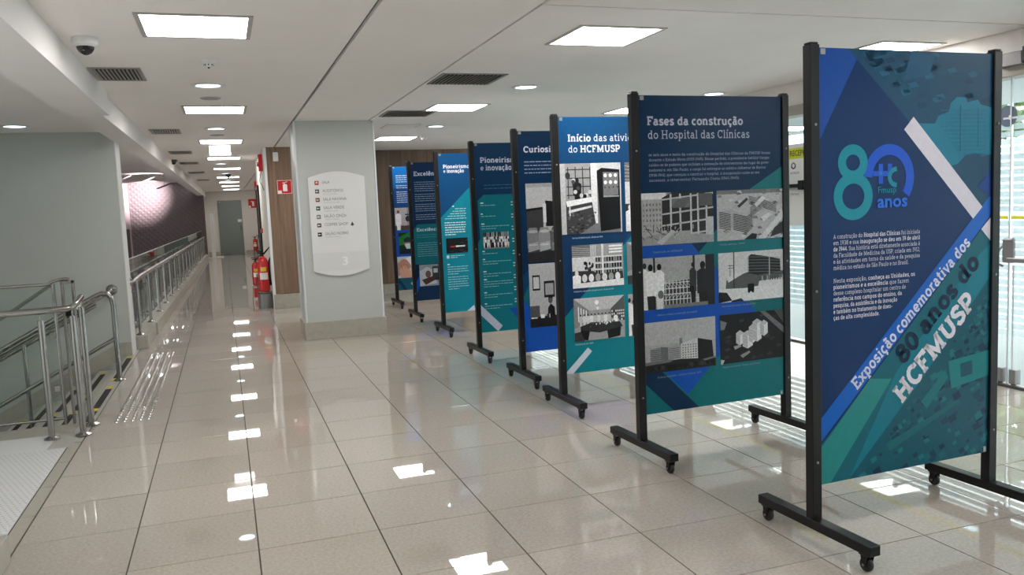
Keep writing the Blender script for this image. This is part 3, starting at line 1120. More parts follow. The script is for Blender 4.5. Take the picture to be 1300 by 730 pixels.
def ph_group(r, p, e, ln, rng):
    r(0, 0, 1, 1, 40)
    r(0, 0, 1, .3, 90)
    for k in range(16):
        r(.02 + k * .062, 0, .05 + k * .062, .3, rng.choice((150, 30, 180)))
    for row in range(3):
        for k in range(15):
            x = .03 + k * .067 + rng.uniform(-.01, .01)
            person(r, p, e, x, .22 + .17 * row, .6 + .17 * row, .06, 150, rng.choice((220, 200, 60, 30, 190)))
    r(0, .92, 1, 1, 130)


def ph_dark(r, p, e, ln, rng):
    r(0, 0, 1, 1, 30)
    for k in range(30):
        x, y = rng.random(), rng.random()
        p([(x, y), (x + .2, y - .08), (x + .22, y + .02)], rng.choice((16, 50, 66, 40)))
    r(.2, .53, .42, .6, (190, 60, 60))
    r(.44, .5, .86, .6, 206)
    for k in range(8):
        r(.45 + k * .05, .5, .455 + k * .05, .6, 30)


def ph_scientist(r, p, e, ln, rng):
    r(0, 0, 1, 1, (176, 172, 176))
    r(.0, .8, 1, 1, (96, 70, 66))
    person(r, p, e, .2, .12, 1.05, .34, (120, 84, 66), (224, 222, 226))
    ln(.75, .0, .75, .85, .03, (60, 60, 70))
    e(.75, .5, .14, .16, (50, 50, 60))
    r(.6, .28, 1, .34, (70, 72, 80))


def ph_mask(r, p, e, ln, rng):
    r(0, 0, 1, 1, (20, 60, 30))
    p([(0, .2), (.6, 0), (1, 0), (1, .3), (.4, .55), (0, .6)], (40, 130, 60))
    e(.55, .5, .26, .3, (150, 110, 90))
    p([(.3, .3), (.55, .2), (.85, .32), (.84, .44), (.3, .44)], (30, 50, 80))
    p([(.35, .52), (.78, .5), (.72, .76), (.45, .78)], (190, 210, 215))
    p([(0, 1), (.2, .76), (.9, .76), (1, 1)], (30, 34, 60))


def ph_hands(r, p, e, ln, rng):
    r(0, 0, 1, 1, (196, 200, 206))
    p([(0, .3), (.4, .1), (.8, .2), (.9, .5), (.5, .8), (0, .9)], (196, 140, 122))
    p([(.1, .6), (.5, .4), (.9, .7), (1, 1), (.2, 1)], (214, 164, 146))
    p([(.6, .1), (1, 0), (1, .5), (.8, .3)], (232, 232, 236))
    for k in range(3):
        ln(.2 + .2 * k, .35, .35 + .2 * k, .6, .02, (150, 96, 84))


def ph_surgery(r, p, e, ln, rng):
    r(0, 0, 1, 1, (150, 160, 170))
    p([(0, .3), (.4, .1), (.8, .3), (.9, .9), (0, 1)], (190, 196, 202))
    e(.45, .45, .14, .18, (120, 90, 80))
    r(.68, .1, 1, .75, (60, 64, 74))
    r(.74, .2, .96, .4, (200, 204, 210))
    p([(.1, .7), (.7, .55), (.9, .7), (.3, .95)], (90, 60, 56))


# ------------------------------------------------------------------ exhibition stands
NAVY, NAVY2, TEAL, BLUE, PAPER = (24, 60, 112), (14, 40, 84), (16, 132, 146), (28, 96, 216), (222, 218, 230)
TEXTC = (206, 206, 222)


def stand(k, x, y, rz, W, top, label, posterfn):
    t = thing('exhibition_stand', label, 'display stand', (x, y, 0), R(rz), None)
    bot = 0.285
    H = top - bot
    pw = 0.052
    for sx in (-1, 1):
        cx = -pw / 2 - 0.001 if sx < 0 else W + pw / 2 + 0.001
        MB().bbox((cx - pw / 2, -0.026, 0.125), (cx + pw / 2, 0.026, top + 0.012), 0.003).build('post', M_BLACK, t)
        MB().bbox((cx - pw / 2 + .004, -0.022, top + .012), (cx + pw / 2 - .004, 0.022, top + 0.022), 0.003).build('post_cap', M_RUBBER, t)
        MB().bbox((cx - 0.03, -0.375, 0.082), (cx + 0.03, 0.375, 0.128), 0.003).build('foot', M_BLACK, t)
        for z in (0.4, 1.2, 1.95):
            MB().lathe([(0.006, 0), (0.006, -0.003), (0.003, -0.005)], (cx, -0.026, z), 10, 'y').build('screw', M_STEEL, t, True)
        for sy in (-1, 1):
            yc = sy * 0.33
            f = MB()
            f.bbox((cx - 0.026, yc - 0.026, 0.074), (cx + 0.026, yc + 0.026, 0.083), 0.002)
            f.prism([(yc - .02, .076), (yc + .02, .076), (yc + .012, .022), (yc - .006, .022)], cx - .021, cx - .017, lambda a_, b_, c_: (c_, a_, b_))
            f.prism([(yc - .02, .076), (yc + .02, .076), (yc + .012, .022), (yc - .006, .022)], cx + .017, cx + .021, lambda a_, b_, c_: (c_, a_, b_))
            c = f.build('caster', M_BLACK, t)
            MB().lathe([(0.012, -.016), (0.027, -.014), (0.031, -.009), (0.031, .009), (0.027, .014), (0.012, .016)], (cx, yc + 0.004, 0.031), 20, 'x').build('wheel', M_RUBBER, c, True)
            MB().lathe([(0.006, -.023), (0.006, .023)], (cx, yc + 0.004, 0.031), 8, 'x').build('axle', M_STEEL, c, True)
    board = MB().bbox((0.0, -0.012, bot), (W, 0.012, top), 0.001).build('board', M_WHITE, t)
    hold = empty('art_origin')
    # art is authored from the top-left corner of the board, scaled to its height
    posterfn(board, W)
    sc_ = H / 2.0
    for o in list(COL.objects):
        if o.parent == board:
            o.location = (0, 0, top)
            o.scale = (1, 1, sc_)
    bpy.data.objects.remove(hold)
    # small clips at the lower corners
    MB().bbox((W - 0.03, -0.016, bot + .004), (W - 0.012, -0.012, bot + .03), 0.001).build('clip', M_STEEL, t)
    MB().bbox((0.012, -0.016, top - .03), (0.04, -0.012, top - .004), 0.001).build('clip', M_STEEL, t)
    return t


YB = -0.0125


def poster1(b_, W):
    a = Art(YB)
    a.lim = (0, 0, W, 2)
    a.rect(0, 0, W, 2, (8, 56, 112))
    a.poly([(0, 0), (.25, 0), (0.0, .42)], (30, 84, 172))
    # tinted aerial photograph, upper right
    a.poly([(.17, 0), (W, 0), (W, .70), (.96, .80), (.525, .315)], (30, 84, 118))
    rng = random.Random(4)
    for k in range(70):
        x = rng.uniform(.25, W)
        y = rng.uniform(0, min(.5, max(.02, (x - .2) * .7)))
        a.poly([(x, y), (x + .05, y - .01), (x + .07, y + .012), (x + .02, y + .022)], rng.choice(((26, 72, 108), (28, 90, 124), (34, 106, 138), (30, 78, 112))), k > 0)
    a.poly([(.55, 0), (.70, .02), (.66, .11), (.50, .14)], (32, 94, 132))
    a.poly([(.60, .335), (.70, .336), (.722, .30), (.79, .28), (.80, .24), (.84, .21), (.90, .215), (.91, .235), (.98, .222), (1.0, .245), (W, .26), (W, .49), (.96, .48), (.90, .49), (.85, .53), (.80, .54)], (34, 132, 164))
    for j in range(12):
        for i in range(26):
            x, y = .74 + .0115 * i + (j % 2) * .003, .27 + .019 * j
            if x < W - .01 and (x - .74) * .9 + .0 > (y - .33) * .8 - .02 and not (.86 < x < .872):
                a.rect(x, y, x + .006, y + .008, (28, 116, 148), True)
    a.poly([(.862, .25), (.87, .25), (.87, .47), (.862, .47)], (24, 100, 134))
    a.poly([(.98, .26), (.985, .26), (.985, .45), (.98, .45)], (24, 108, 140))
    # lower right tinted photograph of roofs
    a.poly([(-.0, 1.818), (W, .80), (W, 2), (0, 2)], (20, 110, 128))
    a.poly([(.0, 1.83), (.30, 1.53), (.435, 1.545), (.06, 2), (0, 2)], (44, 146, 146))
    a.poly([(.46, 1.52), (.98, 1.0), (W, .93), (W, 2), (.17, 2)], (16, 130, 152))
    a.poly([(.62, 1.575), (W, 1.10), (W, 2), (.17, 2)], (18, 98, 118))
    rng = random.Random(11)
    for k in range(260):
        y = rng.uniform(1.15, 2)
        xm = .62 - (y - 1.575) * 1.03
        x = rng.uniform(max(.05, xm + .03), W)
        s_ = rng.uniform(.012, .05)
        c = rng.choice(((20, 70, 96), (18, 78, 100), (22, 108, 122), (20, 96, 114), (24, 124, 134), (22, 60, 92)))
        q = rng.uniform(-.4, .4)
        a.poly([(x, y), (x + s_, y - s_ * .4 - q * .01), (x + s_ * 1.4, y + s_ * .3), (x + s_ * .4, y + s_ * .7)], c, k % 5 > 0)
    a.poly([(.80, 1.50), (W, 1.47), (W, 1.60), (.82, 1.64)], (26, 136, 142))
    a.poly([(.88, 1.52), (.96, 1.51), (.965, 1.58), (.885, 1.59)], (20, 92, 112))
    a.poly([(.62, 1.68), (.78, 1.54), (.80, 1.58), (.66, 1.72)], (26, 126, 136))
    a.poly([(.40, 1.86), (.86, 1.70), (.87, 1.72), (.42, 1.90)], (24, 112, 124))
    # bands
    a.poly([(0, 1.69), (W, .685), (W, .789), (0, 1.80)], (26, 108, 212))
    a.poly([(1.012, .855), (W, .80), (W, .915)], (214, 212, 226))
    a.poly([(.563, .304), (.505, .363), (.956, .801), (1.018, .745)], (214, 210, 224))
    a.poly([(W, .56), (.985, .645), (W, .70)], (24, 70, 156))
    # logo
    t8, b8 = (24, 146, 168), (34, 96, 222)
    a.ribbon(arc(.415, .584, .128, -.130, 178, -38, 26), .050, b8)
    a.ribbon(arc(.197, .511, .064, .060, 0, 360, 28), .046, t8)
    a.ribbon(arc(.199, .665, .090, .084, 0, 360, 30), .050, t8)
    a.ribbon([(.316, .564), (.425, .566)], .024, b8)
    a.ribbon([(.363, .52), (.363, .612)], .026, b8)
    a.ribbon([(.418, .52), (.418, .575)], .026, b8)
    a.rect(.354, .556, .372, .572, (28, 130, 200))
    a.ribbon(arc(.462, .583, .046, .038, 92, 268, 14), .022, t8)
    sans(b_, 'Fmusp', .345, .655, .110, .030, t8)
    sans(b_, 'anos', .340, .722, .185, .060, (48, 110, 216), 0.012)
    ls = .0286
    L1 = [[('A construção do ', 0), ('Hospital das Clínicas', 1), (' foi iniciada', 0)],
          [('em 1938 e sua ', 0), ('inauguração se deu em 19 de abril', 1)],
          [('de 1944.', 1), (' Sua história está diretamente associada à', 0)],
          [('da Faculdade de Medicina da USP, criada em 1912,', 0)],
          [('e às atividades em torno da saúde e da pesquisa', 0)]]
    for i, s_ in enumerate(L1):
        a.text(s_, .081, .855 + ls * i, .020, TEXTC, .527, 0, 1.3, .8)
    a.text([('médica no estado de São Paulo e no Brasil.', 0)], .081, .855 + ls * 5, .020, TEXTC, .455, 0, 1.3, .8)
    L2 = [([('Nesta exposição, ', 0), ('conheça as Unidades, os', 1)], .497), ([('pioneirismos e a excelência', 1), (' que fazem', 0)], .46),
          ([('desse complexo hospitalar um centro de', 0)], .44), ([('referência nos campos do ensino, da', 1)], .415),
          ([('pesquisa, da assistência e da inovação', 1)], .385), ([('e também no tratamento de doen-', 1)], .355), ([('ças de alta complexidade.', 1)], .275)]
    for i, (s_, w) in enumerate(L2):
        a.text(s_, .080, 1.058 + ls * i, .020, TEXTC, w, 0, 1.3, .8)
    a.text([('Exposição comemorativa dos', 0)], .218, 1.575, .058, (212, 216, 236), 0.975, 42.0, 1.2, 1.35)
    a.text([('HCFMUSP', 1)], .498, 1.678, .098, (222, 220, 232), .665, 43.0, 1.7)
    a.text([('80 anos do', 1)], .503, 1.487, .092, (12, 44, 78), .685, 42.3, 1.6)
    a.build('printed_poster', M_PRINT, b_)


def sans(parent, s_, u, v, width, h, rgb, bold=0.0, name='small_lettering'):
    cu = bpy.data.curves.new('txt', 'FONT')
    cu.body = s_
    cu.size = 1.0
    cu.offset = bold * 2
    cu.resolution_u = 2
    o = bpy.data.objects.new('txt', cu)
    COL.objects.link(o)
    bpy.context.view_layer.update()
    dg = bpy.context.evaluated_depsgraph_get()
    me = bpy.data.meshes.new_from_object(o.evaluated_get(dg))
    bpy.data.objects.remove(o)
    xs = [p.co.x for p in me.vertices]
    x0, x1 = min(xs), max(xs)
    kx = width / (x1 - x0) if width else h / 0.7
    kz = h / 0.7
    for p in me.vertices:
        p.co = ((p.co.x - x0) * kx + u, YB - .0035, p.co.y * kz - v)
    me.materials.clear()
    me.materials.append(M_LETTER)
    ca = me.color_attributes.new('Col', 'FLOAT_COLOR', 'CORNER')
    c = s2l(rgb)
    ca.data.foreach_set('color', [*c, 1.0] * len(me.loops))
    me.update()
    ob = bpy.data.objects.new(name, me)
    COL.objects.link(ob)
    ob.parent = parent
    return ob


def poster2(b_, W):
    a = Art(YB)
    a.lim = (0, 0, W, 2)
    a.rect(0, 0, W, 2, (10, 56, 98))
    a.poly([(.82, .60), (W, .455), (W, 2), (.22, 2), (.0, 1.79), (0, 1.42), (.48, .92)], (18, 128, 136))
    a.poly([(0, .6), (.82, .6), (.475, .93), (0, .93)], (10, 56, 98))
    a.poly([(0, .925), (.367, .93), (.419, .987), (.54, 1.085), (.86, 1.40), (.315, 1.905), (0, 1.6)], (26, 96, 204))
    a.poly([(.367, .925), (.49, .925), (.419, .99)], (10, 56, 98))
    a.poly([(0, 1.70), (.09, 1.70), (.40, 2), (.205, 2), (0, 1.80)], (18, 56, 96))
    a.poly([(0, 1.80), (.208, 2), (0, 2)], (16, 120, 130))
    a.poly([(.843, 1.33), (W, 1.33), (W, 1.42), (.86, 1.42)], (16, 116, 124))
    for i, (u0, v0, fn) in enumerate(((.002, .60, ph_frame_building), (.562, .60, ph_aerial_stripes), (.002, 1.005, ph_doctors), (.566, 1.005, ph_scaffold_building), (.002, 1.412, ph_hospital), (.572, 1.412, ph_model))):
        photo(b_, u0, v0, .534 if i % 2 == 0 else W, v0 + .326, fn, YB - .004, i + 2)
    a.text([('Fases da construção', 1)], .060, .182, .052, (196, 198, 216), .72, 0, 1.45)
    a.text([('do Hospital das Clínicas', 0)], .062, .266, .052, (186, 190, 212), .77, 0, 1.3, .9)
    C2 = (170, 178, 200)
    for i, (s_, w) in enumerate((('Os seis anos e meio da construção do Hospital das Clínicas da FMUSP foram', .93), ('durante o Estado Novo (1937-1945). Nesse período, o presidente Getúlio Vargas', .92),
                                 ('cuidou-se de poderes que incluíam a nomeação de interventores (no lugar de gover-', .92), ('nadores) e, em São Paulo, o cargo foi entregue ao médico Adhemar de Barros', .89),
                                 ('(1938-1941), que começou a construir o hospital. A inauguração coube ao seu', .84), ('sucessor, o interventor Fernando Costa (1941-1945).', .68))):
        a.text([(s_, 0)], .066, .372 + .0315 * i, .017, C2, w, 0, 1.2, .8)
    for (u, v, w, s_) in ((.08, .975, .22, 'Construção do HCFMUSP'), (.58, .955, .2, 'Vista aérea, 1940'), (.1, 1.375, .3, 'Médicos visitam a construção do hospital'), (.59, 1.36, .27, 'Construção do hospital, década de 1940'), (.09, 1.775, .33, 'Fachada do prédio - Instituto Central, 1945'), (.59, 1.765, .30, 'Maquete do hospital - Hospital das Clínicas')):
        a.text([(s_, 0)], u, v, .011, (150, 168, 196), w, 0, 1.2, .8)
    a.build('printed_poster', M_PRINT, b_)


def poster3(b_, W):
    a = Art(YB)
    a.lim = (0, 0, W, 2)
    a.rect(0, 0, W, 2, (16, 78, 128))
    a.poly([(0, .9), (.6, .9), (.54, 1.018), (.222, 1.331), (0, 1.55)], (16, 66, 114))
    a.poly([(0, 1.55), (.222, 1.331), (.541, 1.018), (W, .46), (W, 2), (0, 2)], (14, 140, 156))
    a.poly([(0, 1.985), (.196, 1.805), (.232, 1.838), (.06, 2), (0, 2)], (206, 216, 230))
    photo(b_, .002, .356, .535, .902, ph_equipment, YB - .004, 21)
    photo(b_, .572, .356, W - .002, .902, ph_lab, YB - .004, 22)
    photo(b_, .08, .99, .537, 1.327, ph_lab, YB - .004, 23)
    photo(b_, .08, 1.409, .535, 1.748, ph_ward, YB - .004, 24)
    photo(b_, .572, .99, W - .002, 1.327, ph_ward, YB - .004, 25)
    photo(b_, .572, 1.409, W - .002, 1.748, ph_doctors, YB - .004, 26)
    a.text([('Início', 1), (' das atividades', 0)], .078, .188, .054, (216, 222, 236), .74, 0, 1.4, .85)
    a.text([('do ', 0), ('HCFMUSP', 1)], .080, .272, .054, (216, 222, 236), .46, 0, 1.45, .85)
    for (u, v, w, s_) in ((.09, .938, .27, 'Serviço de Radioterapia, década de 1940'), (.085, 1.358, .36, 'Ambulatório, laboratório e farmácia do HC, década de 1940'), (.085, 1.778, .16, 'Farmácia do HC, 1945')):
        a.text([(s_, 0)], u, v, .012, (200, 214, 228), w, 0, 1.2, .9)
    a.build('printed_poster', M_PRINT, b_)


def poster4(b_, W):
    a = Art(YB)
    a.lim = (0, 0, W, 2)
    a.rect(0, 0, W, 2, (14, 56, 96))
    a.poly([(0, 1.53), (.07, 1.36), (W, .9), (W, 2), (0, 2)], (26, 98, 210))
    a.poly([(0, 1.50), (0, 1.30), (.06, 1.24), (.06, 1.38)], (20, 74, 120))
    a.poly([(0, 1.50), (.06, 1.38), (.06, 1.60)], (18, 120, 130))
    photo(b_, .062, .468, .38, 1.18, ph_sofa, YB - .004, 31)
    photo(b_, .062, 1.195, .38, 1.78, ph_office, YB - .004, 32)
    photo(b_, .40, .468, .96, 1.18, ph_ward, YB - .004, 33)
    photo(b_, .40, 1.195, .96, 1.78, ph_lab, YB - .004, 34)
    a.text([('Curiosidades', 1)], .058, .190, .054, (214, 218, 234), .50, 0, 1.45)
    a.greek(.06, .27, .95, 4, (160, 176, 204), .014, .033, 5)
    a.build('printed_poster', M_PRINT, b_)


def poster5(b_, W):
    a = Art(YB)
    a.lim = (0, 0, W, 2)
    a.rect(0, 0, W, 2, (16, 66, 110))
    a.poly([(.02, .60), (.09, .54), (W, .54), (W, 2), (0, 2), (0, 1.05), (.03, 1.0)], (14, 132, 148))
    a.poly([(0, 1.70), (.245, 1.945), (.19, 2), (0, 1.81)], (200, 206, 226))
    a.poly([(.33, 1.76), (.5, 1.76), (.5, 1.9), (.44, 1.9)], (26, 90, 200))
    photo(b_, .062, .937, .362, 1.112, ph_group, YB - .004, 41)
    a.text([('Pioneirismo', 1)], .066, .205, .054, (206, 210, 228), .46, 0, 1.45)
    a.text([('e ', 0), ('inovação', 1)], .068, .285, .054, (206, 210, 228), .36, 0, 1.45, .9)
    a.greek(.10, .435, .8, 2, (60, 118, 150), .018, .035, 3)
    yr = ((.62, 1), (.735, 1), (.84, 2), (1.13, 1), (1.215, 2), (1.345, 2), (1.43, 3), (1.57, 2), (1.69, 2))
    for i, (v, n) in enumerate(yr):
        a.greek(.05, v, .07, 1, (214, 228, 236), .022, .03, i)
        a.greek(.05, v + .028, .34, n, (150, 200, 210), .012, .026, i + 9)
    for i in range(9):
        a.greek(.40, .62 + .13 * i, .1, 2, (200, 222, 230), .02, .03, i + 40)
    a.build('printed_poster', M_PRINT, b_)


def poster6(b_, W):
    a = Art(YB)
    a.lim = (0, 0, W, 2)
    a.rect(0, 0, W, 2, (16, 80, 132))
    a.poly([(0, .80), (.384, .45), (W, -.2), (W, 2), (0, 2)], (14, 142, 164))
    a.poly([(.30, 2), (.40, 1.93), (.42, 2)], (200, 210, 226))
    photo(b_, .055, 1.06, .352, 1.25, ph_dark, YB - .004, 51)
    a.text([('Pioneirismo', 1)], .062, .185, .044, (216, 222, 236), .36, 0, 1.45)
    a.text([('e ', 0), ('inovação', 1)], .066, .240, .044, (216, 222, 236), .28, 0, 1.45, .9)
    a.greek(.165, .655, .05, 1, (230, 236, 240), .022, .03, 1)
    for i in range(5):
        a.greek(.20 - .035 * i, .69 + .03 * i, .15 + .035 * i, 1, (190, 222, 230), .014, .03, i, 1)
    a.greek(.05, .86, .30, 6, (216, 232, 240), .018, .03, 7)
    a.rect(.055, 1.275, .09, 1.315, (180, 214, 222))
    a.greek(.11, 1.28, .2, 2, (190, 222, 230), .012, .022, 8)
    a.greek(.06, 1.385, .06, 1, (230, 236, 240), .022, .03, 9)
    a.greek(.06, 1.42, .29, 4, (170, 212, 222), .013, .03, 10)
    a.greek(.06, 1.55, .29, 6, (170, 212, 222), .013, .03, 11)
    a.build('printed_poster', M_PRINT, b_)


def poster7(b_, W):
    a = Art(YB)
    a.lim = (0, 0, W, 2)
    a.rect(0, 0, W, 2, (15, 54, 96))
    a.poly([(0, .97), (.06, .89), (W, .89), (W, 1.47), (0, 1.47)], (16, 116, 132))
    a.poly([(0, 1.72), (.13, 1.50), (.13, 1.60), (0, 1.90)], (26, 90, 204))
    photo(b_, .056, 1.478, .35, 1.79, ph_surgery, YB - .004, 61)
    a.text([('Excelência', 1)], .042, .192, .058, (196, 202, 222), .44, 0, 1.45)
    a.text([('Excelência', 1)], .046, .99, .044, (200, 216, 226), .36, 0, 1.45)
    for v, n in ((.28, 5), (.455, 4), (.60, 4), (.75, 3)):
        a.greek(.045, v, .9, n, (150, 166, 194), .015, .031, int(v * 100))
    a.greek(.045, 1.04, .9, 2, (70, 150, 160), .018, .034, 3)
    a.greek(.045, 1.16, .9, 7, (130, 184, 192), .013, .031, 4)
    a.build('printed_poster', M_PRINT, b_)


def poster8(b_, W):
    a = Art(YB)
    a.lim = (0, 0, W, 2)
    a.rect(0, 0, W, 2, (20, 98, 168))
    a.poly([(0, .35), (W, .1), (W, .66), (0, .66)], (22, 72, 138))
    a.rect(0, 1.02, W, 1.85, (26, 88, 206))
    a.poly([(0, 1.80), (W, 1.80), (W, 2), (0, 2)], (20, 100, 128))
    a.poly([(.02, 1.80), (.16, 2), (.1, 2), (0, 1.86)], (18, 60, 104))
    a.poly([(.22, 1.9), (.32, 1.80), (.32, 1.86), (.25, 1.93)], (200, 206, 226))
    photo(b_, .005, .66, .30, 1.02, ph_scientist, YB - .004, 71)
    photo(b_, .05, 1.065, .34, 1.41, ph_mask, YB - .004, 72)
    photo(b_, .005, 1.452, .26, 1.80, ph_hands, YB - .004, 73)
    for v, n in ((.14, 4), (.30, 2), (.40, 6)):
        a.greek(.055, v, .9, n, (196, 212, 232), .018, .033, int(v * 100))
    a.build('printed_poster', M_PRINT, b_)


stand(1, 3.100, -2.865, 2.06, 1.075, 2.290, 'nearest black wheeled stand with the large 80 anos HCFMUSP poster and diagonal blue band', poster1)
stand(2, 3.005, -1.345, 2.5, 1.086, 2.290, 'black wheeled stand with six construction photographs under the title Fases da construção', poster2)
stand(3, 3.060, 0.080, 1.5, 1.100, 2.320, 'black wheeled stand titled Início das atividades, large photograph of a dial cabinet', poster3)
stand(4, 3.120, 1.200, 1.5, 1.100, 2.320, 'black wheeled stand titled Curiosidades with grey sofa photograph and bright blue foot', poster4)
stand(5, 3.125, 2.600, 1.5, 1.100, 2.330, 'black wheeled stand titled Pioneirismo with a teal timeline and a small group photograph', poster5)
stand(6, 3.225, 4.550, 1.5, 1.100, 2.360, 'black wheeled stand with small Pioneirismo title above a diagonal teal field', poster6)
stand(7, 3.220, 6.200, 1.5, 1.100, 2.350, 'dark navy Excelência stand with teal box, second farthest in the row', poster7)
stand(8, 3.310, 8.050, 1.5, 1.100, 2.390, 'farthest stand, bright blue with colour photographs, before the wood wall', poster8)

# ------------------------------------------------------------------ ceiling lights and grilles
lp = None
LIGHTS = [((0.475, -0.31), 'square ceiling light panel nearest the camera, over the left walkway'),
          ((0.55, 3.92), 'second square light panel along the walkway, behind the first downlight'),
          ((0.61, 7.98), 'third walkway light panel, just in front of the hanging lit sign box'),
          ((0.655, 11.85), 'fourth walkway light panel, just behind the hanging lit sign box'),
          ((0.735, 15.6), 'fifth walkway light panel counted from the camera'),
          ((0.785, 20.1), 'sixth walkway light panel counted from the camera'),
          ((0.84, 23.7), 'third walkway light panel from the far wall'),
          ((0.91, 27.3), 'second walkway light panel from the far wall'),
          ((0.98, 31.3), 'walkway light panel nearest the far wall with the green door'),
          ((3.27, -0.37), 'large bright ceiling light panel above the Início and Fases stands'),
          ((3.28, 3.75), 'square ceiling light panel behind the two ceiling grilles'),
          ((3.36, 7.85), 'square ceiling light panel just right of the column top'),
          ((6.03, -0.17), 'square ceiling light panel seen just over the nearest stand'),
          ((5.85, 4.1), 'square ceiling light panel peeking between the Início and Fases stands'),
          ((0.40, -4.35), None), ((3.25, -4.35), None), ((6.0, -4.2), None), ((6.0, 8.0), None)]
for (x, y), lab in LIGHTS:
    t = thing('ceiling_light_panel', lab or 'square ceiling light panel outside the pictured part of the hall', 'ceiling light', (x, y, CZ), 0, None if lab else 'ceiling panels out of frame')
    if lp is None:
        f = MB()
        for (a0, a1) in (((-.335, -.335), (.335, -.305)), ((-.335, .305), (.335, .335)), ((-.335, -.305), (-.305, .305)), ((.305, -.305), (.335, .305))):
            f.box((a0[0], a0[1], -.008), (a1[0], a1[1], 0))
        fr = f.build('frame', M_FRAME, t)
        di = MB().box((-.305, -.305, -.004), (.305, .305, 0)).build('diffuser', M_LIGHT, t)
        lp = (fr, di)
    else:
        share('frame', lp[0], t, (0, 0, 0))
        share('diffuser', lp[1], t, (0, 0, 0))
dl = None
DL = [((0.51, 2.12, CZ), 'round downlight in the walkway ceiling below the smoke detector'),
      ((0.55, 5.96, CZ), 'second round downlight along the walkway ceiling'),
      ((0.60, 13.6, CZ), 'third round downlight along the walkway, beyond the hanging sign box'),
      ((0.70, 17.8, CZ), 'fourth round downlight far along the walkway'),
      ((0.80, 22.0, CZ), 'fifth and farthest round downlight along the walkway'),
      ((3.56, 2.08, CZ), 'round downlight right of the nearer large ceiling grille'),
      ((3.57, 5.91, CZ), 'small round downlight above the Pioneirismo stands'),
      ((6.05, 2.50, CZ), 'round downlight just over the top of the Fases da construção stand'),
      ((-1.52, 4.43, 2.74), 'round downlight in the low ceiling over the stairs')]
for p_, lab in DL:
    t = thing('downlight', lab, 'ceiling light', p_)
    if dl is None:
        ri = MB().lathe([(.145, 0), (.145, -.008), (.115, -.012), (.105, -.004)], (0, 0, 0), 28).build('trim_ring', M_WHITE, t, True)
        di = MB().lathe([(.104, -.003), (.104, -.006), (.0001, -.008)], (0, 0, 0), 28).build('diffuser', M_DOWN, t)
        dl = (ri, di)
    else:
        share('trim_ring', dl[0], t, (0, 0, 0))
        share('diffuser', dl[1], t, (0, 0, 0))


def vent(x, y, w, d, n, lab, ang=35):
    t = thing('ceiling_vent', lab, 'air vent', (x, y, CZ))
    f = MB()
    b_ = .03
    f.box((-w / 2, -d / 2, -.008), (w / 2, -d / 2 + b_, 0)).box((-w / 2, d / 2 - b_, -.008), (w / 2, d / 2, 0))
    f.box((-w / 2, -d / 2 + b_, -.008), (-w / 2 + b_, d / 2 - b_, 0)).box((w / 2 - b_, -d / 2 + b_, -.008), (w / 2, d / 2 - b_, 0))
    f.build('frame', M_VENT, t)
    MB().box((-w / 2 + b_, -d / 2 + b_, -.0015), (w / 2 - b_, d / 2 - b_, -.0002)).build('dark_cavity', M_VENTD, t)
    src = None
    for k in range(n):
        xx = -w / 2 + b_ + (k + .5) * (w - 2 * b_) / n
        if src is None:
            src = MB().box((-.0025, -d / 2 + b_, -.007), (.0025, d / 2 - b_, 0.007), Matrix.Rotation(R(ang), 4, 'Y')).build('slat', M_VENT, t, loc=(xx, 0, -.010))
        else:
            share('slat', src, t, (xx, 0, -.010))


vent(-.17, 1.56, .38, .62, 11, 'small ceiling grille nearest the camera, right of the bulkhead camera')
vent(-.10, 6.3, .38, .62, 11, 'second small grille beside the bulkhead')
vent(-.08, 10.1, .38, .62, 11, 'third small grille beside the bulkhead')
vent(-.05, 13.2, .38, .62, 11, 'fourth small grille beside the bulkhead, beyond the small dark camera')
vent(.0, 17.0, .38, .62, 11, 'fifth small grille beside the bulkhead')
vent(.06, 21.5, .38, .62, 11, 'farthest small grille beside the bulkhead')
vent(2.80, 1.62, .62, .62, 15, 'large square ceiling grille nearer the camera, beside the long ceiling groove')
vent(2.82, 4.34, .62, .62, 15, 'large square ceiling grille nearer the column')


def dome(x, y, s_, lab, dark):
    t = thing('dome_camera', lab, 'security camera', (x, y, CZ))
    MB().lathe([(.075 * s_, 0), (.08 * s_, -.02 * s_), (.078 * s_, -.045 * s_), (.055 * s_, -.06 * s_)], (0, 0, 0), 28).build('housing', M_WHITE if not dark else M_DARKMETAL, t, True)
    MB().lathe([(.056 * s_, -.055 * s_), (.052 * s_, -.075 * s_), (.036 * s_, -.098 * s_), (.014 * s_, -.11 * s_), (.0001, -.112 * s_)], (0, 0, 0), 24).build('dome', M_DOME, t, True)


dome(-.215, .12, 1.0, 'white dome camera with dark glass beside the bulkhead, near top left', False)
dome(-.30, 12.0, .9, 'small dark dome camera far along the bulkhead', True)
dome(.78, 18.4, .9, 'small dark dome camera between the far light panels', True)
t = thing('smoke_detector', 'white smoke detector between the nearest light panel and first downlight', 'smoke detector', (.53, .84, CZ))
MB().lathe([(.055, 0), (.055, -.012), (.045, -.03), (.036, -.034)], (0, 0, 0), 24).build('base', M_WHITE, t, True)
MB().lathe([(.034, -.034), (.032, -.05), (.024, -.056), (.0001, -.058)], (0, 0, 0), 20).build('sensor_head', M_WHITE, t, True)
for k in range(8):
    a_ = k * math.pi / 4
    MB().box((-.004, -.002, -.047), (.004, .0015, -.037), Matrix.Rotation(a_, 4, 'Z') @ Matrix.Translation((0, -.034, 0))).build('slot', M_VENTD, t)
MB().lathe([(.008, -.057), (.006, -.066), (.0001, -.067)], (0, 0, 0), 10).build('test_button', M_VENTD, t)
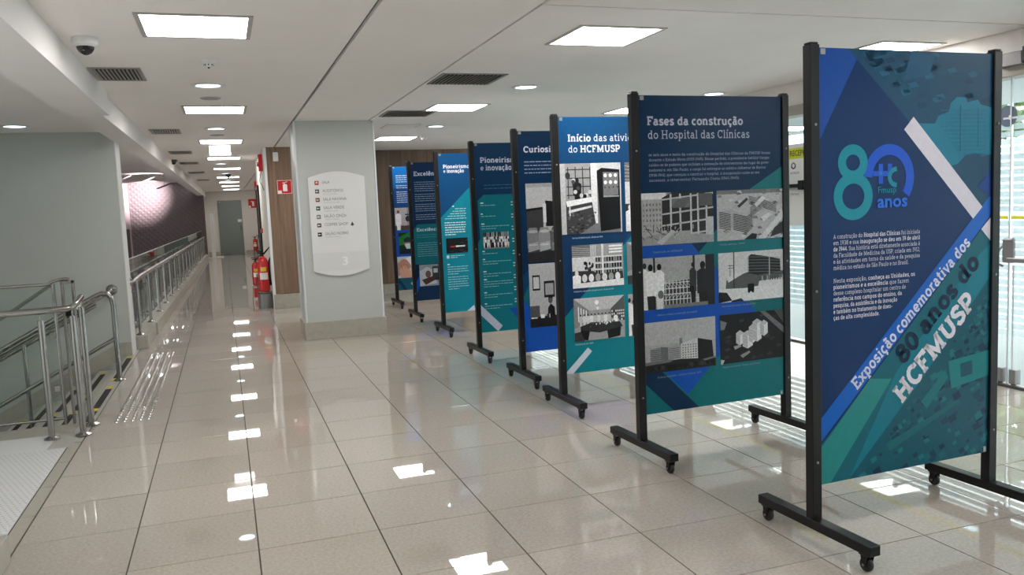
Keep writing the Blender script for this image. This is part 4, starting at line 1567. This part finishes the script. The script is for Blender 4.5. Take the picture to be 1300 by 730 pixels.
for (x, y, lab) in ((.52, 2.97, 'flat round white ceiling speaker just behind the first downlight'), (.56, 6.9, 'flat round white ceiling speaker behind the second downlight')):
    t = thing('ceiling_speaker', lab, 'speaker', (x, y, CZ))
    MB().lathe([(.10, 0), (.10, -.006), (.09, -.012)], (0, 0, 0), 24).build('rim', M_FRAME, t, True)
    MB().lathe([(.088, -.010), (.06, -.014), (.0001, -.016)], (0, 0, 0), 24).build('grille', M_VENT, t, True)
t = thing('smoke_detector', 'tiny white detector near the light panel right of the column', 'smoke detector', (3.78, 7.6, CZ))
MB().lathe([(.05, 0), (.05, -.02), (.03, -.05), (.0001, -.055)], (0, 0, 0), 18).build('base', M_WHITE, t, True)
t = thing('access_hatch', 'flush square ceiling hatch beyond the large grilles', 'hatch', (3.05, 5.9, CZ))
MB().box((-.25, -.25, -.002), (.25, .25, 0)).build('hatch_frame', M_GROOVE, t)
MB().box((-.24, -.24, -.004), (.24, .24, -.001)).build('hatch_lid', M_CEIL, t)
t = thing('lit_sign_box', 'hanging white lit sign box between walkway light panels', 'sign', (.585, 8.5, 2.67))
MB().bbox((-.165, -.03, 0), (.165, .03, .155), .004).build('casing', emit('sign_box_glow', (1, 1, .98), 1.6), t)
for x in (-.12, .12):
    MB().tube([(x, 0, .155), (x, 0, .18)], .005, 6).build('hanger', M_STEEL, t)

# ------------------------------------------------------------------ directory board on the column
t = thing('directory_board', 'white curved-edge directory board with room names on the grey column', 'sign', (1.99, 5.108, 0))
pts = [(-.365, 2.12)] + [(-.365 + .73 * k / 12, 2.12 + .075 * math.sin(math.pi * k / 12)) for k in range(1, 12)] + [(.365, 2.12), (.365, .90)] + [(.365 - .73 * k / 12, .90 - .075 * math.sin(math.pi * k / 12)) for k in range(1, 12)] + [(-.365, .90)]
mbp = MB().prism(pts, -.022, 0.001, lambda x, y, z: (x, z, y))
sb = mbp.build('board', M_WHITE, t)
rows = [('SALA', (206, 92, 70), .13, None), ('AUDITÓRIOS', (96, 98, 104), .36, 'AUDITORIUMS'), ('SALA HAVANA', (140, 88, 66), .41, 'HAVANA ROOM'),
        ('SALA VERDE', (24, 104, 84), .36, 'GREEN ROOM'), ('SALÃO CINZA', (140, 146, 144), .39, 'GRAY HALL'), ('COFFEE SHOP', (100, 100, 108), .41, None), ('SALÃO NOBRE', (28, 30, 34), .41, 'MAIN HALL')]
a = Art(-.024)
for i, (s_, c, w, sub) in enumerate(rows):
    z = 2.05 - .110 * i - (.010 if i == 6 else 0)
    a.rect(-.285, -z - .026, -.233, -z + .026, c)
    a.rect(-.275, -z - .004, -.243, -z + .004, (235, 235, 235))
    a.poly([(-.279, -z), (-.263, -z + .013), (-.263, -z - .013)] if i else [(-.259, -z - .02), (-.272, -z - .004), (-.246, -z - .004)], (235, 235, 235))
a.poly([(.17, -1.53), (.145, -1.485), (.195, -1.485)], (90, 90, 96))
a.rect(.162, -1.50, .178, -1.475, (90, 90, 96))
a.build('pictograms', M_LETTER, sb)
for i, (s_, c, w, sub) in enumerate(rows):
    z = 2.05 - .110 * i - (.010 if i == 6 else 0)
    sans(sb, s_, -.190, -z + .012, w * .74, .038, (150, 150, 154), 0, 'room_lettering')
    if sub:
        sans(sb, sub, -.186, -z + .046, w * .5, .020, (196, 196, 198), 0, 'room_lettering')
MB().bbox((-.362, -.0235, .902), (.362, -.022, 1.14), .0005).build('lower_band', mat('board_grey', (220, 221, 221), .5), sb)
sans(sb, '3', .01, -.965, .075, .11, (240, 240, 242), .01, 'floor_number')
for o in sb.children:
    if o.name.startswith('floor_number'):
        o.location.y = -.0085
    elif o.name.startswith('room_lettering'):
        o.location.y = -.0080

# ------------------------------------------------------------------ things on the wood pier
t = thing('extinguisher_sign', 'square red sign with white extinguisher pictogram on the wood pier', 'sign', (1.62, 9.27, 2.15))
sp_ = MB().bbox((-.13, -.012, -.125), (.13, 0, .125), .001).build('plate', M_REDP, t)
a = Art(-.0125)
a.ribbon([(-.12, -.115), (.12, -.115), (.12, .115), (-.12, .115), (-.12, -.115)], .008, (236, 226, 226))
a.poly([(-.02, -.05), (.035, -.05), (.045, -.03), (.045, .075), (-.03, .075), (-.03, -.03)], (244, 236, 236))
a.ribbon([(.0, -.05), (.0, -.075), (-.035, -.07)], .012, (244, 236, 236))
a.ribbon([(.01, -.08), (.05, -.09)], .010, (244, 236, 236))
a.rect(-.115, .06, -.055, .112, (240, 232, 232))
a.build('pictogram', M_LETTER, sp_)
t = thing('wall_sensor', 'small white sensor box high on the wood pier', 'sensor', (1.50, 9.27, 2.68))
MB().bbox((-.045, -.03, -.08), (.045, 0, .08), .006).build('case', M_WHITE, t)
MB().lathe([(.02, -.03), (.014, -.038), (.0001, -.04)], (0, 0, .02), 14, 'y').build('lens', M_LABEL, t, True)
t = thing('alarm_box', 'red alarm box with hanging cable high on the corridor wall end', 'alarm', (1.30, 9.9, 2.62))
MB().bbox((-.07, -.09, -.15), (0, .09, .15), .008).build('case', M_REDP, t)
MB().lathe([(.045, -.07), (.04, -.09), (.015, -.10)], (0, 0, -.03), 16, 'x').build('horn', M_RED, t, True)
MB().tube([(-.03, 0, -.15), (-.05, .02, -.24), (-.07, -.03, -.33), (-.02, -.02, -.44), (-.006, 0, -.5)], .006, 6).build('cable', M_BLACK, t, True)
t = thing('hanging_alarm', 'orange red alarm box under the corridor ceiling', 'alarm', (1.46, 15.1, 2.38))
MB().bbox((-.14, -.05, -.10), (.14, .05, .12), .01).build('case', M_REDP, t)
MB().bbox((-.11, -.056, -.07), (.11, -.05, .03), .003).build('lens', M_RED, t)
MB().tube([(0, 0, .12), (0, 0, .47)], .01, 8).build('hanger', M_STEEL, t)
t = thing('call_point', 'small red break-glass call point on the corridor wall', 'alarm', (1.30, 11.6, 1.36))
MB().bbox((-.04, -.05, -.05), (0, .05, .05), .004).build('case', M_REDP, t)
MB().bbox((-.043, -.03, -.03), (-.04, .03, .03), .001).build('glass_plate', M_LABEL, t)
t = thing('door_frame', 'black framed doorway on the right corridor wall', 'door', (1.295, 12.6, 0))
for (y0, y1, z0, z1) in ((-.55, -.47, 0, 2.3), (.47, .55, 0, 2.3), (-.47, .47, 2.22, 2.3)):
    MB().bbox((-.03, y0, z0), (0.003, y1, z1), .004).build('jamb', M_BLACK, t)
MB().bbox((-.012, -.465, .01), (.0, .465, 2.215), .002).build('leaf', M_DARKDOOR, t)
MB().tube([(-.012, -.35, 1.2), (-.06, -.35, 1.2), (-.06, -.35, .95), (-.012, -.35, .95)], .012, 8).build('handle', M_CHROME, t)


def extinguisher(x, y, z, s_, lab, hose=True, black=False):
    t = thing('fire_extinguisher', lab, 'fire extinguisher', (x, y, z))
    body = MB().lathe([(.0001, 0), (.07 * s_, .0), (.086 * s_, .02 * s_), (.088 * s_, .05 * s_), (.088 * s_, .44 * s_), (.082 * s_, .49 * s_), (.06 * s_, .535 * s_), (.03 * s_, .555 * s_), (.028 * s_, .575 * s_)], (0, 0, 0), 28).build('cylinder', M_BLACK if black else M_RED, t, True)
    v = MB().lathe([(.02 * s_, .575 * s_), (.024 * s_, .60 * s_), (.018 * s_, .63 * s_)], (0, 0, 0), 16)
    v.bbox((-.075 * s_, -.01, .61 * s_), (.03 * s_, .01, .63 * s_), .002)
    v.tube([(.02, 0, .63 * s_), (-.03 * s_, 0, .66 * s_), (-.09 * s_, 0, .655 * s_)], .008, 8)
    v.build('valve_lever', M_BLACK, t, True)
    if hose:
        MB().tube([(.02 * s_, 0, .60 * s_), (.07 * s_, 0, .66 * s_), (.125 * s_, 0, .72 * s_), (.15 * s_, 0, .68 * s_), (.14 * s_, 0, .58 * s_), (.10 * s_, 0, .50 * s_), (.093 * s_, -.02, .40 * s_), (.095 * s_, -.03, .2 * s_)], .013 * s_, 10).build('hose', M_BLACK, t, True)
        MB().tube([(.095 * s_, -.03, .2 * s_), (.098 * s_, -.03, .10 * s_)], [.014 * s_, .022 * s_], 12).build('nozzle', M_BLACK, t, True)
    if not black:
        for (z0, z1, aw, m) in ((.33, .40, .5, M_YEL), (.20, .31, .75, M_LABEL)):
            V, F = [], []
            for k in range(7):
                an = R(-90) + aw * (k / 6 - .5) * 2
                V += [(.0895 * s_ * math.cos(an), .0895 * s_ * math.sin(an), z0 * s_), (.0895 * s_ * math.cos(an), .0895 * s_ * math.sin(an), z1 * s_)]
            F = [(2 * k, 2 * k + 2, 2 * k + 3, 2 * k + 1) for k in range(6)]
            MB().add(V, F).build('paper_label', m, t)
    return t


extinguisher(1.17, 9.52, .30, 1.12, 'large red fire extinguisher standing in the round steel floor stand')
t = thing('extinguisher_stand', 'round brushed steel floor stand beside the wood pier', 'stand', (1.18, 9.55, 0))
MB().lathe([(.13, .0), (.132, .01), (.132, .26), (.126, .265), (.122, .258), (.122, .02), (.0001, .02)], (0, 0, 0), 32).build('drum', M_STEEL, t, True)
MB().lathe([(.0001, .281), (.115, .281), (.118, .29), (.118, .298), (.0001, .298)], (0, 0, 0), 32).build('support_plate', M_STEEL, t, True)
MB().tube([(-.124, -.01, .05), (-.124, -.01, .62)], .009, 8).build('side_rod', M_CHROME, t)
MB().lathe([(.1, .02), (.1, .285)], (0, 0, 0), 20).build('inner_core', M_DARKMETAL, t, True)
extinguisher(1.07, 10.45, .35, .8, 'second red fire extinguisher half hidden behind the nearer one', True)
t = thing('extinguisher_stand', 'slim red-based stand behind the round steel stand', 'stand', (1.07, 10.45, 0))
MB().bbox((-.09, -.09, .335), (.09, .09, .35), .003).build('support_plate', M_STEEL, t)
for sx in (-.07, .07):
    MB().tube([(sx, 0, .335), (sx * 1.25, 0, .0)], .009, 8).build('leg', M_CHROME, t)
MB().bbox((-.06, -.02, .12), (.06, .0, .30), .003).build('sign_plate', M_REDP, t)
extinguisher(1.85, 33.1, .12, 1.0, 'distant red extinguisher beside the green glass door', True)
t = thing('extinguisher_stand', 'small steel stand under the distant extinguisher', 'stand', (1.85, 33.1, 0))
MB().lathe([(.11, 0), (.11, .118), (.0001, .119)], (0, 0, 0), 20).build('drum', M_STEEL, t, True)
t = thing('hose_reel', 'black coiled hose hanging near the far right corner', 'hose', (2.22, 31.5, .75))
MB().tube([(0, .30 * math.cos(a_), .42 * math.sin(a_)) for a_ in [2 * math.pi * k / 20 for k in range(21)]], .07, 8, False).build('coil', M_BLACK, t, True)
MB().bbox((-.03, -.08, -.02), (.036, .08, .14), .004).build('bracket', M_BLACK, t)
t = thing('extinguisher_sign', 'small red sign on the far cream wall above the distant extinguisher', 'sign', (1.88, 33.495, 2.26))
sp_ = MB().bbox((-.19, -.012, -.2), (.19, 0, .2), .002).build('plate', M_REDP, t)
a = Art(-.013)
a.rect(-.03, -.09, .06, .12, (240, 232, 232))
a.rect(-.08, -.1, .0, -.07, (240, 232, 232))
a.rect(-.18, .1, -.09, .19, (240, 232, 232))
a.build('pictogram', M_LETTER, sp_)
t = thing('white_post', 'slim white post standing near the far end of the railing', 'post', (.08, 31.0, 0))
MB().bbox((-.06, -.05, .03), (.10, .05, 1.85), .006).build('upright', M_WHITE, t)
MB().bbox((-.25, -.2, 0), (.40, .2, .03), .004).build('base', M_WHITE, t)

# ------------------------------------------------------------------ railing along the void
ang = math.atan(-0.0135)
rail = thing('railing', 'long polished steel railing with glass along the open void beside the walkway', 'railing', (-.575, 5.95, .17), ang)
L = 27.2
MB().tube([(-.06, -.42, .72), (-.0, -.38, .72), (.0, -.2, .73), (0, .3, .745), (0, L, .745)], .026, 14).build('handrail', M_CHROME, rail, True)
MB().lathe([(.05, -.05), (.055, -.03), (.03, -.01)], (-.06, -.37, .72), 18, 'y').build('wall_flange', M_CHROME, rail, True)
MB().tube([(-.075, -.1, .66), (-.075, L, .66)], .018, 12).build('inner_rail', M_CHROME, rail, True)
ps = None
for k in range(20):
    y = -.15 + k * 1.43
    if y > L:
        break
    if ps is None:
        ps = [MB().tube([(0, 0, 0), (0, 0, .735)], .022, 12).build('post', M_CHROME, rail, True, (0, y, 0)),
              MB().lathe([(.055, 0), (.055, .008), (.03, .022), (.024, .03)], (0, 0, 0), 20).build('base_flange', M_CHROME, rail, True, (0, y, 0)),
              MB().box((-.085, .06, .03), (-.07, .12, .70)).build('glass_fin', M_STEEL, rail, loc=(0, y, 0)),
              MB().bbox((-.09, -.012, .10), (.0, .012, .125), .002).build('glass_clamp', M_STEEL, rail, loc=(0, y, 0)),
              MB().bbox((-.09, -.012, .56), (.0, .012, .585), .002).build('glass_clamp', M_STEEL, rail, loc=(0, y, 0)),
              MB().tube([(0, .0, .70), (-.075, 0, .66)], .008, 8).build('stay', M_CHROME, rail, True, (0, y, 0)),
              MB().box((-.104, .02, .04), (-.096, 1.40, .98)).build('glass_panel', M_GLASSG, rail, loc=(0, y, 0)),
              MB().box((-.106, .02, .98), (-.094, 1.40, .992)).build('glass_edge', M_CORNER, rail, loc=(0, y, 0))]
    else:
        for q in ps:
            share(q.name.split('.')[0], q, rail, (0, y, 0))

# ------------------------------------------------------------------ stairs going down to the left
stairs = thing('staircase', 'stone staircase descending to the left with black anti-slip strips', 'stairs', (-.70, 0, 0))
TR, RS = .30, .158
st_src = None
for k in range(1, 12):
    zz = -RS * k
    x1 = -TR * (k - 1)
    st = MB().bbox((x1 - TR - .02, 1.67, zz - RS), (x1, 5.18, zz), .004).build('step', M_STAIRSTONE, stairs)
    for (y0, y1) in ((1.7, 2.0), (2.15, 2.75), (2.92, 3.5), (3.72, 4.9)):
        MB().box((x1 - TR - .0 + .03, y0, zz), (x1 - TR + .085, y1, zz + .002)).build('grip_strip', M_BLK, st)
    for y0 in (2.03, 2.78, 3.53, 4.93):
        MB().box((x1 - TR + .03, y0, zz), (x1 - TR + .085, y0 + .10, zz + .002)).build('marker_strip', M_YEL, st)
sh = MB().box((-.004, 1.67, -.155), (.0, 5.18, -.004)).build('riser', M_STAIRSTONE, stairs)
for (y0, y1) in ((1.6, 2.0), (2.12, 3.02), (3.62, 4.95)):
    MB().box((.025, y0, .0005), (.085, y1, .0025)).build('grip_strip', M_BLK, stairs)
for y0 in (2.02, 3.06, 3.48, 4.98):
    MB().box((.025, y0, .0005), (.085, y0 + .10, .0025)).build('marker_strip', M_YEL, stairs)
# raking stone skirting on the wall
MB().prism([(-.08, .17), (0, .17), (0, 0), (-3.4, -1.79), (-3.4, -1.62)], 5.175, 5.198, lambda x, y, z: (x, z, y)).build('skirting', M_STONE, stairs)
struct(MB().box((-4.5, -9, -3.2), (-4.0, 5.2, -1.79)).build('floor_landing', M_STONE))
# side wall under the platform edge
struct(MB().box((-3.6, 1.27, -3.2), (-.70, 1.66, -.012)).build('wall_stairside', M_STONE))

hr = thing('stair_handrail', 'double polished handrail with tall newel descending the stairs along the wall', 'handrail', (-.59, 3.47, 0))
MB().tube([(0, 0, .02), (0, 0, .80), (-.012, 0, .87), (-.045, 0, .915), (-.10, 0, .925), (-.17, 0, .895), (-.60, 0, .665), (-1.7, 0, .075), (-2.6, 0, -.41)], .026, 14).build('top_rail', M_CHROME, hr, True)
MB().tube([(0, 0, .45), (-.35, 0, .265), (-1.7, 0, -.455), (-2.6, 0, -.93)], .021, 12).build('lower_rail', M_CHROME, hr, True)
MB().tube([(-.17, .09, .80), (-1.7, .09, -.01), (-2.6, .09, -.49)], .021, 12).build('middle_rail', M_CHROME, hr, True)
MB().lathe([(.06, 0), (.06, .008), (.034, .022), (.028, .03)], (0, 0, 0), 24).build('base_flange', M_CHROME, hr, True)
for k in (1, 2):
    MB().tube([(-.85 * k, 0, -.45 * k + .06), (-.85 * k, 0, .925 - .50 * k * .92)], .018, 10).build('baluster', M_CHROME, hr, True)
t = thing('wall_rail_end', 'round steel wall flange with a short bent handrail end on the grey wall', 'handrail', (-.80, 5.2, .83))
MB().lathe([(.065, 0), (.065, -.012), (.05, -.02), (.026, -.03)], (0, 0, 0), 24, 'y').build('flange', M_CHROME, t, True)
MB().tube([(0, -.01, 0), (0, -.10, -.0), (-.04, -.13, -.03), (-.3, -.13, -.17), (-1.6, -.13, -.87), (-3.0, -.13, -1.62)], .024, 12).build('rail', M_CHROME, t, True)

# ------------------------------------------------------------------ white plate platform, its rails and glass
plate = thing('platform_plate', 'white perforated metal platform plate set flush in the floor at left', 'platform', (-.67, 0, 0))
MB().bbox((-3.0, -1.02, -.03), (0.0, .80, .003), .002).build('sheet', M_PLATE, plate)
MB().bbox((-3.0, .80, -.03), (-.13, 1.26, .003), .002).build('sheet', M_PLATE, plate)
MB().bbox((-.128, .803, -.03), (0.03, 1.26, .001), .002).build('stone_inset', M_STAIRSTONE, plate)
studs = MB()
rng = random.Random(2)
for i in range(60):
    for j in range(46):
        x = -.03 - .032 * i + (.016 if j % 2 else 0)
        y = -.98 + .039 * j
        if x > -.01 or x < -1.75:
            continue
        studs.add([(x - .008, y, .003), (x, y - .004, .003), (x + .008, y, .003), (x, y + .004, .003), (x, y, .0055)], [(0, 1, 4), (1, 2, 4), (2, 3, 4), (3, 0, 4)])
tag(studs.build('raised_studs', mat('stud_grey', (165, 165, 168), .4), plate), kind='stuff')
blk = thing('stone_block', 'low stone kerb block at the lower left corner', 'kerb', (-.56, -1.42, 0))
MB().bbox((-2.6, -2.6, 0), (-.0, 0, .142), .006).build('block', M_STONE, blk)
MB().bbox((-2.6, -.012, .142), (-.0, 0.0, .146), .001).build('edge_strip', M_CORNER, blk)

pr = thing('platform_railing', 'front railing of short steel posts under a bent rail beside the white plate', 'railing', (-.60, 1.13, 0))
MB().tube([(-2.2, -.02, .985), (-.21, -.02, 1.0), (-.03, -.02, 1.005), (.0, 0, 1.01), (.02, .12, 1.03), (.02, .33, 1.06)], .025, 14).build('top_rail', M_CHROME, pr, True)
for (x, y, h) in ((-.215, -.02, .93), (0, 0, .945), (.015, .33, .98)):
    MB().tube([(x, y, .007), (x, y, h)], .023, 14).build('post', M_CHROME, pr, True)
    MB().lathe([(.058, 0.005), (.058, .013), (.032, .026), (.026, .03)], (x, y, 0), 22).build('base_flange', M_CHROME, pr, True)
    MB().tube([(x, y, h), (x, y, h + .07)], .006, 8).build('spigot', M_CHROME, pr, True)
MB().tube([(-1.3, -.02, .007), (-1.3, -.02, .99)], .022, 12).build('post', M_CHROME, pr, True)

gp = thing('glass_gate', 'thin steel framed glass enclosure with narrow gate post behind the front railing', 'gate', (-.80, 1.62, 0))
MB().tube([(-1.6, 0, 1.165), (-.04, 0, 1.168), (.0, 0, 1.19), (.08, 0, 1.205), (.12, 0, 1.20)], .014, 10).build('top_bar', M_CHROME, gp, True)
MB().tube([(.0, 0, 0.0), (.0, 0, 1.17)], .014, 10).build('frame_upright', M_CHROME, gp, True)
MB().tube([(-1.6, 0, .05), (.0, 0, .05)], .012, 8).build('bottom_bar', M_CHROME, gp, True)
MB().box((-1.58, -.004, .07), (-.016, .004, 1.15)).build('glass_panel', M_GLASSG, gp)
MB().tube([(-.02, .03, 1.16), (-.28, .03, .99), (-1.4, .03, .28)], .015, 8).build('diagonal_bar', M_STEEL, gp, True)
f = MB()
f.bbox((.055, -.02, 0.0), (.075, .02, 1.17), .002).bbox((.135, -.02, 0.0), (.155, .02, 1.19), .002).bbox((.055, -.02, 1.165), (.155, .02, 1.19), .002)
f.build('gate_post_frame', M_CHROME, gp)
MB().bbox((.076, -.004, .05), (.134, .004, 1.16), .001).build('gate_post_glass', M_GLASSG, gp)
for z in (.28, .72):
    MB().bbox((-.06, -.018, z), (-.02, .018, z + .05), .003).build('glass_clamp', M_CHROME, gp)
MB().bbox((.08, -.03, .90), (.13, -.018, .96), .003).build('latch', M_BLACK, gp)
MB().bbox((.155, -.03, .95), (.19, .03, 1.0), .003).build('latch', M_WHITE, gp)

# ------------------------------------------------------------------ tactile warning strip
tac = thing('tactile_strip', 'shiny studded tactile strip on the tiles beside the stair head', 'tactile strip', (0, 0, 0))
src = None
for r_ in range(5):
    x = -.405 + .062 * r_
    if src is None:
        mb = MB()
        for k in range(42):
            y = 1.47 + .089 * k
            mb.lathe([(.019, 0), (.015, .006), (.0001, .009)], (0, y, 0), 8)
        src = tag(mb.build('stud_row', mat('stud_steel', (214, 212, 210), .18, metal=1.0), tac, True, (x, 0, 0)), kind='stuff')
    else:
        tag(share('stud_row', src, tac, (x, 0, 0)), kind='stuff')

# ------------------------------------------------------------------ void: reflector lamps
for (x, y, z, rx, m, lab) in ((-1.72, 24, 3.0, 24, M_WHITE, 'pale tilted reflector disc lamp over the void, middle of three'), (-1.2, 24, 2.80, 20, M_DARKMETAL, 'dark tilted disc lamp over the void, rightmost of three'), (-2.43, 24, 3.05, 26, M_WHITE, 'pale tilted disc lamp over the void beside the grey wall edge')):
    t = thing('disc_lamp', lab, 'lamp', (x, y, z))
    mt = Matrix.Rotation(R(-rx), 4, 'Y')
    mb = MB().lathe([(.0001, .012), (.27, .012), (.28, 0), (.27, -.012), (.0001, -.012)], (0, 0, 0), 32)
    mb.v = [tuple(mt @ Vector(q)) for q in mb.v]
    mb.build('reflector_disc', m, t, True)
    MB().tube([(0, 0, 0.01), (0, 0, 3.2 - z)], .008, 6).build('stem', M_DARKMETAL, t)
    MB().lathe([(.09, 0), (.09, -.02), (.0001, -.02)], (0, 0, 3.2 - z), 18).build('ceiling_rose', M_WHITE, t)
for (x, y, z, tx, ty, tz, pw, bl) in ((-1.9, 28.6, 3.05, -2.45, 31.0, 2.75, 1500, 1.0), (-1.8, 23.6, 2.5, -1.8, 23.7, 3.2, 80, .8)):
    ld = bpy.data.lights.new('void_spot', 'SPOT')
    ld.energy = pw
    ld.color = (1.0, .84, .88)
    ld.spot_size = R(58 if bl == 1.0 else 100)
    ld.spot_blend = bl
    ld.shadow_soft_size = .08
    lo = bpy.data.objects.new('void_spot', ld)
    COL.objects.link(lo)
    lo.location = (x, y, z)
    lo.rotation_euler = (Vector((tx, ty, tz)) - Vector((x, y, z))).to_track_quat('-Z', 'Y').to_euler()
ld = bpy.data.lights.new('lower_hall_light', 'AREA')
ld.energy = 22
ld.size = 4
ld.color = (1.0, .86, .88)
lo = bpy.data.objects.new('lower_hall_light', ld)
COL.objects.link(lo)
lo.location = (-5.5, 18, 3.0)

# ------------------------------------------------------------------ glass front on the right
GX = 6.55
gw = struct(empty('window_1', (GX, 0, 0)))
edges = [-9.0, -7.2, -5.2, -3.0, -.965, .9, 2.75, 4.7, 6.6, 8.5, 10.4]
pane = {}
band = None
band_y = None
for i in range(len(edges) - 1):
    y0, y1 = edges[i] + .008, edges[i + 1] - .008
    p_ = MB().box((-.005, y0, .03), (.005, y1, 2.50)).build('pane', M_GLASS, gw)
    key = round(y1 - y0, 3)
    wdt = y1 - y0
    near_ = -3.2 < edges[i] < 2.8
    joined = MB()
    for k in range(30):
        z = .42 + .0595 * k
        hgt = .044
        if abs(z + .022 - 1.385) < .03:
            continue
        if near_:
            MB().box((.0052, y0 + .01, z), (.0062, y1 - .01, z + hgt)).build('frosted_band', M_FILM, p_)
        else:
            joined.box((.0052, y0 + .01, z), (.0062, y1 - .01, z + hgt))
    if not near_:
        tag(joined.build('frosted_bands', M_FILM, p_), kind='stuff')
    MB().box((-.0065, y0 + .005, 1.372), (-.0055, y1 - .005, 1.398)).build('yellow_band', M_FILMY, p_)
    MB().bbox((-.012, y1 + .001, .02), (.012, y1 + .013, 2.50), .001).build('pane_edge', M_CORNER, gw)
MB().bbox((-.10, -9, 2.49), (.10, 10.4, 2.60), .004).build('transom', mat('transom_beige', (168, 162, 152), .5), gw)
MB().bbox((-.06, -9, 2.60), (.06, 10.4, 2.85), .003).build('head_panel', M_CEIL, gw)
MB().bbox((-.16, -1.17, 2.565), (-.10, -.94, 2.665), .004).build('door_operator', M_HANDLE, gw)
MB().bbox((-.18, -1.9, 2.58), (-.10, -1.19, 2.69), .004).build('operator_cover', M_DARKMETAL, gw)
MB().bbox((-.03, -9, -.002), (.03, 10.4, .02), .002).build('threshold', M_STEEL, gw)
for y in (-1.02, -.90):
    MB().bbox((-.035, y - .04, .03), (.035, y + .02, .15), .006).build('patch_fitting', M_HANDLE, gw)
    MB().lathe([(.02, .0), (.02, .03)], (0, y, 0), 12).build('pivot', M_DARKMETAL, gw, True)
lk = MB().bbox((-.05, -1.03, 1.02), (-.006, -.93, 1.22), .012).build('lock_case', M_HANDLE, gw)
MB().tube([(-.03, -.93, 1.16), (-.075, -.91, 1.10), (-.075, -.91, 1.02), (-.03, -.93, .99)], .010, 8).build('lock_lever', M_HANDLE, lk, True)
MB().bbox((-.05, -.87, 1.02), (-.006, -.83, 1.22), .006).build('strike_case', M_HANDLE, gw)
MB().bbox((-.085, -2.9, 1.03), (-.05, -1.0, 1.065), .006).build('push_bar', M_HANDLE, gw)
MB().tube([(-.02, -1.02, .15), (-.02, -1.02, 1.0)], .006, 6).build('lock_rod', M_CORNER, gw)
# sticker disc on the door glass
mb = MB()
mb.lathe([(.0001, -.007), (.085, -.007), (.085, -.006)], (0, -.935, 2.195), 28, 'x')
dsc = mb.build('round_sticker', mat('sticker_blue_grey', (88, 100, 122), .5), gw)
MB().box((-.009, -1.02, 2.17), (-.0072, -.895, 2.185)).build('sticker_bar', M_WHITE, dsc)
MB().box((-.009, -.97, 2.165), (-.0072, -.945, 2.20)).build('sticker_mark', M_LABEL, dsc)
# beam across the glass and the reception sign
MB().bbox((-.10, .95, 1.715), (-.055, 3.0, 1.755), .003).build('door_bar', M_BLACK, gw)
MB().bbox((-.11, 1.45, 1.69), (-.005, 1.52, 1.79), .003).build('bar_end', M_BLACK, gw)

sg = thing('reception_sign', 'white sign with yellow header reading RECEPÇÃO on the glass front', 'sign', (GX - .04, 1.79, 0), R(-90))
pl = MB().bbox((-.06, -.004, 1.30), (.62, .004, 2.19), .001).build('sheet', M_WHITE, sg)
a = Art(-.0045)
a.rect(-.06, -2.145, .62, -2.03, (206, 214, 60))
a.ribbon(arc(.12, -1.955, .030, .030, 0, 360, 24), .016, (60, 66, 96))
a.ribbon(arc(.12, -1.965, .042, -.042, 200, 340, 14), .012, (96, 84, 140))
a.ribbon(arc(.12, -1.945, .042, -.042, 20, 160, 14), .008, (150, 160, 180))
a.build('printed_face', M_LETTER, pl)
for (s_, u, v, w, h, c) in (('RECEPÇÃO', .065, -2.06, .375, .06, (40, 44, 40)), ('RECEPÇÃO', .07, -1.865, .15, .022, (90, 94, 120)), ('(térreo)', .07, -1.635, .14, .028, (140, 146, 160))):
    o = sans(pl, s_, u, v, w, h, c, 0.004)
    o.location.y = .0105
# frosted sheet below continues as bands

# ------------------------------------------------------------------ outside
struct(MB().box((6.75, -12, 2.62), (9.6, 14, 2.86)).build('canopy', M_CANOPY))
t = thing('canopy_light', 'bright light panel under the canopy outside the glass', 'ceiling light', (8.6, 4.35, 2.62))
MB().box((-.33, -.33, -.012), (.33, .33, 0)).build('frame', M_FRAME, t)
MB().box((-.30, -.30, -.016), (.30, .30, -.012)).build('diffuser', M_LIGHT, t)
struct(MB().box((9.0, 3.6, -.02), (9.5, 4.4, 2.62)).build('trim_3', M_OUTW))


def tree(x, y, z, rx, rz_, n, lab, seed):
    t = thing('tree', lab, 'tree', (x, y, -.02), 0, None)
    MB().tube([(0, 0, 0), (.05, .05, z * .5), (0, .1, z)], [.14, .11, .06], 10).build('trunk', M_TRUNK, t, True)
    for k in range(5):
        a_ = k * 1.3
        MB().tube([(0, .05, z * .55 + .1 * k), (rx * .4 * math.cos(a_), rx * .4 * math.sin(a_), z + .2), (rx * .7 * math.cos(a_), rx * .7 * math.sin(a_), z + rz_ * .6)], [.05, .035, .015], 6).build('branch', M_TRUNK, t, True)
    rg = random.Random(seed)
    mb = MB()
    for k in range(n):
        th, ph, rr = rg.uniform(0, 6.283), math.acos(rg.uniform(-1, 1)), rg.uniform(.45, 1) ** .5
        c = Vector((rx * rr * math.sin(ph) * math.cos(th), rx * rr * math.sin(ph) * math.sin(th), z + rz_ * rr * math.cos(ph)))
        u = Vector((rg.uniform(-1, 1), rg.uniform(-1, 1), rg.uniform(-1, 1))).normalized() * rg.uniform(.10, .2)
        w = u.cross(Vector((rg.uniform(-1, 1), rg.uniform(-1, 1), rg.uniform(-1, 1)))).normalized() * rg.uniform(.06, .12)
        mb.add([c - u, c + w, c + u, c - w], [(0, 1, 2, 3)])
    tag(mb.build('leaves', M_TREE, t), kind='stuff')


tree(17.5, 4.0, 4.2, 2.3, 1.4, 5200, 'bushy green tree outside the glass seen above the frosted bands', 1)
tree(18.5, 9.5, 4.2, 2.4, 1.4, 4200, 'second green tree outside, left of the bushy one', 2)
tree(19.0, -1.4, 4.2, 2.2, 1.4, 4200, 'third green tree outside, at the right picture edge', 3)
struct(MB().box((23, -14, -.02), (23.4, 30, 2.6)).build('wall_outside', M_OUTW))
